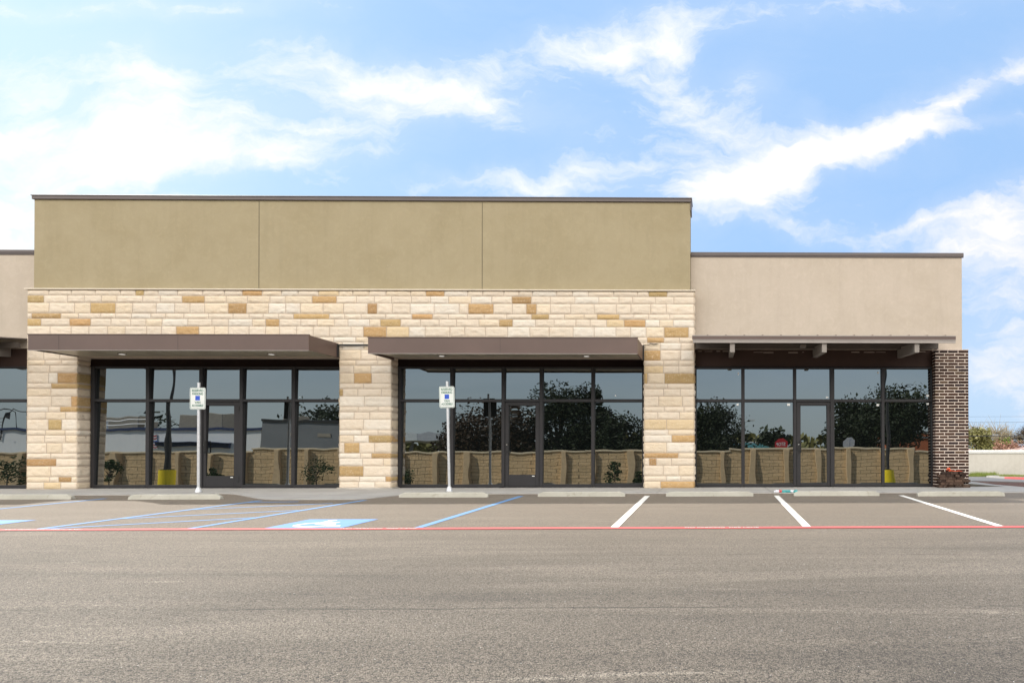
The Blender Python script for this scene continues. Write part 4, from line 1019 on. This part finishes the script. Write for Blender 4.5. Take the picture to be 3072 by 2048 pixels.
# utility poles and wires
for k_, (x, lab) in enumerate(((-22, 'wooden utility pole carrying wires, hidden behind the building'), (64, 'wooden utility pole carrying wires, far out to the right'))):
    o = empty('utility_pole', (x, 60, -2), lab, 'utility pole'); b_ = MB(); b_.tube([(x, 60, -2), (x, 60, 6.2)], [.16, .11], 8); b_.build('pole', M['bark'], o)
    b_ = MB(); b_.box(x-.06, x+.06, 59.2, 60.8, 4.9, 5.02); b_.build('crossarm', M['bark'], o)
for (z0, rad, lab) in ((4.95, .010, 'thin topmost wire crossing the sky at the right'), (4.30, .016, 'middle wire crossing the sky above the trees at the right'), (2.55, .030, 'thick lowest wire running in front of the treetops at the right')):
    b_ = MB(); b_.tube([(-22+86*t/24, 60-.02*z0 if z0 > 3 else 49, z0-1.1*(1-(2*t/24-1)**2)*.30) for t in range(25)], rad, 5)
    tag(b_.build('overhead_wire', M['wire']), lab, 'wire', 'overhead wires at the right')

# ------------------------------------------------------------------ across the lot (seen mirrored in the glass)
FY = -29.0
def UP(y): return 0.0419*abs(y)        # true height above what the leaning glass shows
fe = empty('block_fence', (-5, FY, -1.5), 'tan split-face block wall with pilasters and a rough cap, mirrored in all the storefront glass', 'wall')
def ftop(x): return 1.21+(.80 if x < -31 else (1.02 if x < -22 else (.80 if x < -9 else (.84 if x < 2 else (1.0 if x < 13.6 else .80)))))
edges = [-60, -31.3, -22.2, -9.0, 1.0, 13.62, 40]
for k_ in range(len(edges)-1):
    a, c = edges[k_], edges[k_+1]; t_ = ftop((a+c)/2)
    b_ = MB(); b_.box(a, c, FY-.12, FY, -.8, t_-.10); b_.build('wall_panel', M['block'], fe)
    b_ = MB(); b_.box(a-.05, c+.05, FY-.18, FY+.09, t_-.10, t_+.03, bev=.02); b_.build('cap', M['block_cap'], fe)
xs_ = []; x = -58.0
while x < 40: xs_.append(x); x += 2.15
xs_ = [q+(13.45-min(xs_, key=lambda t: abs(t-13.45))) for q in xs_]
for x in xs_:
    b_ = MB(); b_.box(x-.17, x+.17, FY-.2, FY+.26, -.8, ftop(x-.05)-.098, bev=.015); b_.build('pilaster', M['pilaster'], fe)
def pole(x, y, zb, lab):
    o = empty('light_pole', (x, y, zb), lab, 'lamp post', 'parking lot light poles mirrored in the glass')
    b_ = MB(); b_.tube([(x, y, zb-.3), (x, y, zb+.92)], .38, 24); b_.build('concrete_base', M['yellow'], o)
    b_ = MB(); b_.box(x-.2, x+.2, y-.2, y+.2, zb+.92, zb+.97); b_.build('base_plate', M['pole_dark'], o)
    b_ = MB(); b_.tube([(x, y, zb+.97), (x, y, zb+7.6)], [.115, .075], 12); b_.build('pole', M['pole_dark'], o)
    b_ = MB(); b_.box(x-.16, x+.16, y-.9, y+.9, zb+7.55, zb+7.68, bev=.02); b_.build('lamp_head', M['pole_dark'], o)
pole(-30.5, -21.0, -.285, 'dark light pole on a yellow base, mirrored in the left storefront')
pole(9.9, -21.0, -.285, 'dark light pole on a yellow base, mirrored at the right end of the right storefront')
# shrubs in front of the fence
for i_, (x, zt, w_, lab) in enumerate(((-45.3, .5, 2.0, 'shrub mirrored in the glass at the far left edge'), (-38.9, .4, 1.3, 'shrub mirrored beside the left stone pillar'), (-32.2, -.1, .9, 'small shrub mirrored beside the sign post in the left door'), (-25.6, .75, 2.0, 'large dark shrub mirrored left of the middle stone pillar'),
        (-20.0, -.1, 1.5, 'shrub mirrored just right of the middle stone pillar'), (-6.6, .35, 1.0, 'slender shrub mirrored left of the right stone pillar'), (-5.2, -.4, .9, 'small shrub mirrored beside the slender one'))):
    tree('shrub', x, -27.0, gz(0, -27), zt+UP(27), w_, M['leaf_shrub'], lab, 'shrub', nleaf=700, lsize=.14, trunk=.03, seed=40+i_, base_frac=.05, dw=min(w_, 1.4))
# trees across the road
TR = [(-18.4, 4.9, 8.6, 'leaf_brown', 'rusty brown tree mirrored behind the second sign'), (-13.0, 6.3, 7.2, 'leaf_dark', 'tall dark oak mirrored beside the middle door'), (-10.6, 6.75, 4.4, 'leaf_dark', 'tallest mirrored oak crown, in the fourth pane of the middle storefront'),
      (-7.0, 4.0, 6.4, 'leaf_dark', 'lower dark tree mirrored left of the right stone pillar'), (-0.4, 4.9, 7.2, 'leaf_dark', 'dark oak mirrored in the leftmost pane of the right storefront'),
      (12.0, 5.4, 6.4, 'leaf_dark', 'broad oak mirrored right of the right door'), (14.9, 5.9, 7.4, 'leaf_dark', 'tall oak mirrored at the right end of the right storefront'), (-4.6, 5.4, 3.6, 'leaf_dark', 'dark tree mirrored behind the right stone pillar')]
for i_, (x, zt, w_, mt, lab) in enumerate(TR):
    yy = -38.5-(i_ % 3)*1.2; tree('oak_tree', x, yy, gz(0, yy), zt+UP(yy), w_, M[mt], lab, 'tree', nleaf=13000, lsize=.27, trunk=.22, seed=60+i_, base_frac=.46 if x > 14 else .10, dw=4)
tree('oak_tree', -46.5, -64, -.5, 6.6+UP(64), 9, M['leaf_dark'], 'dark tree mirrored above the grey building', 'tree', nleaf=2600, lsize=.5, seed=80, base_frac=.3)
tree('oak_tree', -67, -64, -.5, 5.9+UP(64), 7, M['leaf_dark'], 'tree mirrored above the white shop roof', 'tree', nleaf=1600, lsize=.5, seed=81, base_frac=.3)
tree('palm', 7.4, -70, -.5, 3.5+UP(70), 3.4, M['leaf_dark'], 'small palm mirrored beside the stop sign', 'palm', nleaf=420, lsize=.8, trunk=.14, seed=82, base_frac=.65)
b_ = MB(); rnd = random.Random(31)
for k_ in range(9000):
    x = rnd.uniform(-120, 140); y = -105-rnd.uniform(0, 10); top_ = 3.4+UP(110)+1.2*noise.noise(Vector((x*.08, 3, 0)))+.5*noise.noise(Vector((x*.5, 9, 0)))
    z = -2+(top_+2)*rnd.random()**.6; s_ = rnd.uniform(.5, 1.1); a = Vector((rnd.gauss(0, 1), rnd.gauss(0, 1), rnd.gauss(0, 1))).normalized(); c2 = a.orthogonal().normalized(); p_ = Vector((x, y, z)); t = rnd.random()
    b_.quad(p_-a*s_, p_+c2*s_*.7, p_+a*s_, p_-c2*s_*.7, (t, t, t))
tag(b_.build('far_woodland', M['leaf_olive'], fix=False), 'distant mass of trees mirrored low in the right storefront', 'woodland', kind='stuff')
# white shop with navy trim
ws = empty('white_shop', (-58, -50, -1.8), 'white flat-roofed shop with navy trim, mirrored in the left storefront', 'building')
b_ = MB(); b_.box(-95, -44.6, -64, -50, -5.3, 2.85); b_.build('wall', M['white_wall'], ws)
b_ = MB(); b_.box(-95.1, -44.5, -64, -49.8, 2.85, 3.10); b_.build('roof_trim', M['navy'], ws)
b_ = MB(); b_.box(-54.3, -47.2, -49.99, -49.7, 1.25, 1.60); b_.box(-54.3, -47.2, -49.99, -48.9, 1.60, 1.66); b_.build('awning', M['navy'], ws)
for (x, w_, h_) in ((-60.8, 3.0, 1.25), (-58.2, .9, .9), (-52.3, 4.4, 1.55)):
    b_ = MB(); b_.box(x-w_/2, x+w_/2, -54.6, -52.6, 3.1, 3.1+h_+.15, bev=.04); b_.build('rooftop_unit', M['hvac'], ws)
b_ = MB()
for z in (3.5, 3.95): b_.tube([(-64, -50.3, z), (-57, -50.3, z)], .045, 6)
for x in (-64, -61.6, -59.3, -57): b_.tube([(x, -50.3, 3.1), (x, -50.3, 3.95)], .04, 6)
b_.build('roof_rail', M['white'], ws)
b_ = MB()
for xo in (-69.6, -68.9):
    b_.tube([(xo, -49.9, 1.9), (xo, -49.9, 4.5), (xo, -50.3, 4.9), (xo, -51.2, 4.7), (xo, -51.4, 3.2)], .05, 6)
for z in [2.0+.35*k_ for k_ in range(7)]: b_.tube([(-69.6, -49.9, z), (-68.9, -49.9, z)], .03, 6)
b_.build('roof_ladder', M['pole_dark'], ws)
b_ = MB(); b_.prism([(-56.2, .9), (-54.1, .9), (-54.1, 2.5), (-56.2, 2.5)], -49.95, -49.9); em = b_.build('shop_emblem', M['sign_white'], ws)
for (z0, mt) in ((1.05, 'sign_red'), (1.32, 'sign_red'), (1.62, 'sign_blue'), (1.98, 'sign_red'), (2.25, 'sign_red')):
    b_ = MB(); L = [(-56.1+2.0*k_/12, z0+.07*math.sin(k_*1.1)) for k_ in range(13)]; th = .12 if mt == 'sign_red' else .2
    b_.poly([(x, -49.89, z) for x, z in L]+[(x, -49.89, z+th) for x, z in L[::-1]]); b_.build('emblem_stripe', M[mt], em, fix=False)
gs = empty('grey_shop', (-40, -50, -1.8), 'taller grey-walled shop mirrored just left of the middle stone pillar', 'building')
b_ = MB(); b_.box(-44.3, -36.6, -60, -49.6, -5.3, 3.75); b_.build('wall', M['grey_wall'], gs)
b_ = MB(); b_.box(-44.4, -36.5, -60, -49.45, 3.75, 3.98); b_.build('roof_trim', M['pole_dark'], gs)
b_ = MB(); b_.box(-43.5, -41.6, -53, -51.5, 3.98, 4.6, bev=.03); b_.build('rooftop_unit', M['hvac'], gs)
for x in (-41.2, -38.0):
    b_ = MB(); b_.box(x-.6, x+.6, -49.59, -49.55, 2.2, 2.6); b_.build('vent_louvre', M['hvac'], gs)
# filling station canopy
gsn = empty('filling_station_canopy', (-38, -80, -1.8), 'low filling station canopy with a lettered grey fascia, mirrored beside the middle pillar', 'canopy')
b_ = MB(); b_.box(-46, -30, -86, -80, 2.35, 3.45); b_.build('canopy_roof', M['light_grey'], gsn)
b_ = MB(); b_.box(-46.02, -41.7, -80.05, -79.95, 2.33, 3.47); b_.build('white_fascia', M['sign_white'], gsn)
text('fascia_lettering', 'WESLACO', .85, M['pole_dark'], gsn, (-37.6, -79.96, 2.9), (R(90), 0, R(180)), .02, .9)
for x in (-44, -37, -31):
    b_ = MB(); b_.box(x-.2, x+.2, -83.2, -82.8, -5.3, 2.35); b_.build('column', M['grey_wall'], gsn)
# orange brick building, teal sign board
ob = empty('orange_brick_building', (32, -60, -1.8), 'orange brick building mirrored at the far right of the right storefront', 'building')
b_ = MB(); b_.box(20.5, 48, -70, -60, -5.3, 2.2); b_.build('wall', M['orange_wall'], ob)
b_ = MB(); b_.box(20.3, 48.2, -70, -59.8, 2.2, 2.4); b_.box(20.3, 48.2, -70, -59.9, 2.4, 2.75, None, 1); b_.build('roof_trim', [M['grey_wall'], M['orange_wall']], ob)
tb = empty('teal_signboard', (5.6, -72, -1.8), 'low teal and white signboard mirrored left of the stop sign', 'signboard')
b_ = MB(); b_.box(2.4, 8.8, -72.1, -72, .9, 1.75); b_.build('board', M['teal'], tb)
b_ = MB(); b_.box(2.3, 8.9, -72.12, -71.98, 1.75, 1.9); b_.build('board_cap', M['white'], tb)
b_ = MB(); b_.box(2.6, 2.9, -72.1, -72, -5.3, .9); b_.box(8.3, 8.6, -72.1, -72, -5.3, .9); b_.build('board_leg', M['grey_wall'], tb)
def octo(x, y, zc, front, lab):
    o = empty('stop_sign', (x, y, -1.8), lab, 'sign'); w_ = .46
    P = [(x+w_/math.cos(R(22.5))*math.cos(R(22.5+45*k_)), zc+w_/math.cos(R(22.5))*math.sin(R(22.5+45*k_))) for k_ in range(8)]
    b_ = MB(); b_.prism(P, y, y+.01); pl = b_.build('sign_plate', M['sign_red'] if front else M['sign_back'], o)
    if front: text('sign_lettering', 'STOP', .34, M['sign_white'], pl, (x, y+.014, zc-.02), (R(90), 0, R(180)), .002, .85)
    b_ = MB(); b_.box(x-.035, x+.035, y-.05 if front else y+.012, y-.001 if front else y+.06, -5.3, zc+.40); b_.build('post', M['steel'], o)
octo(5.1, -35, 1.28, True, 'red stop sign mirrored just above the block wall beside the right door')
octo(9.78, -32, 1.32, False, 'grey back of an eight-sided sign mirrored right of the right door')
o = empty('street_lamp', (3.0, -45, -1.8), 'street lamp with a flat head mirrored beside the dark oak in the right storefront', 'lamp post')
b_ = MB(); b_.tube([(3.0, -45, -3), (3.0, -45, 3.5)], .06, 8); b_.build('pole', M['pole_dark'], o)
b_ = MB(); b_.tube([(2.95, -45, 3.5), (3.75, -45, 3.66)], .04, 6); b_.box(3.3, 3.85, -45.12, -44.88, 3.60, 3.70); b_.build('lamp_head', M['sign_white'], o)

for o in (ws, gs, gsn, ob, tb): o.location.z += UP(o.location.y)
for o in list(col.objects):
    if o.parent is None and o.name.split('.')[0] in ('stop_sign', 'street_lamp'): o.location.z += UP(o.location.y)
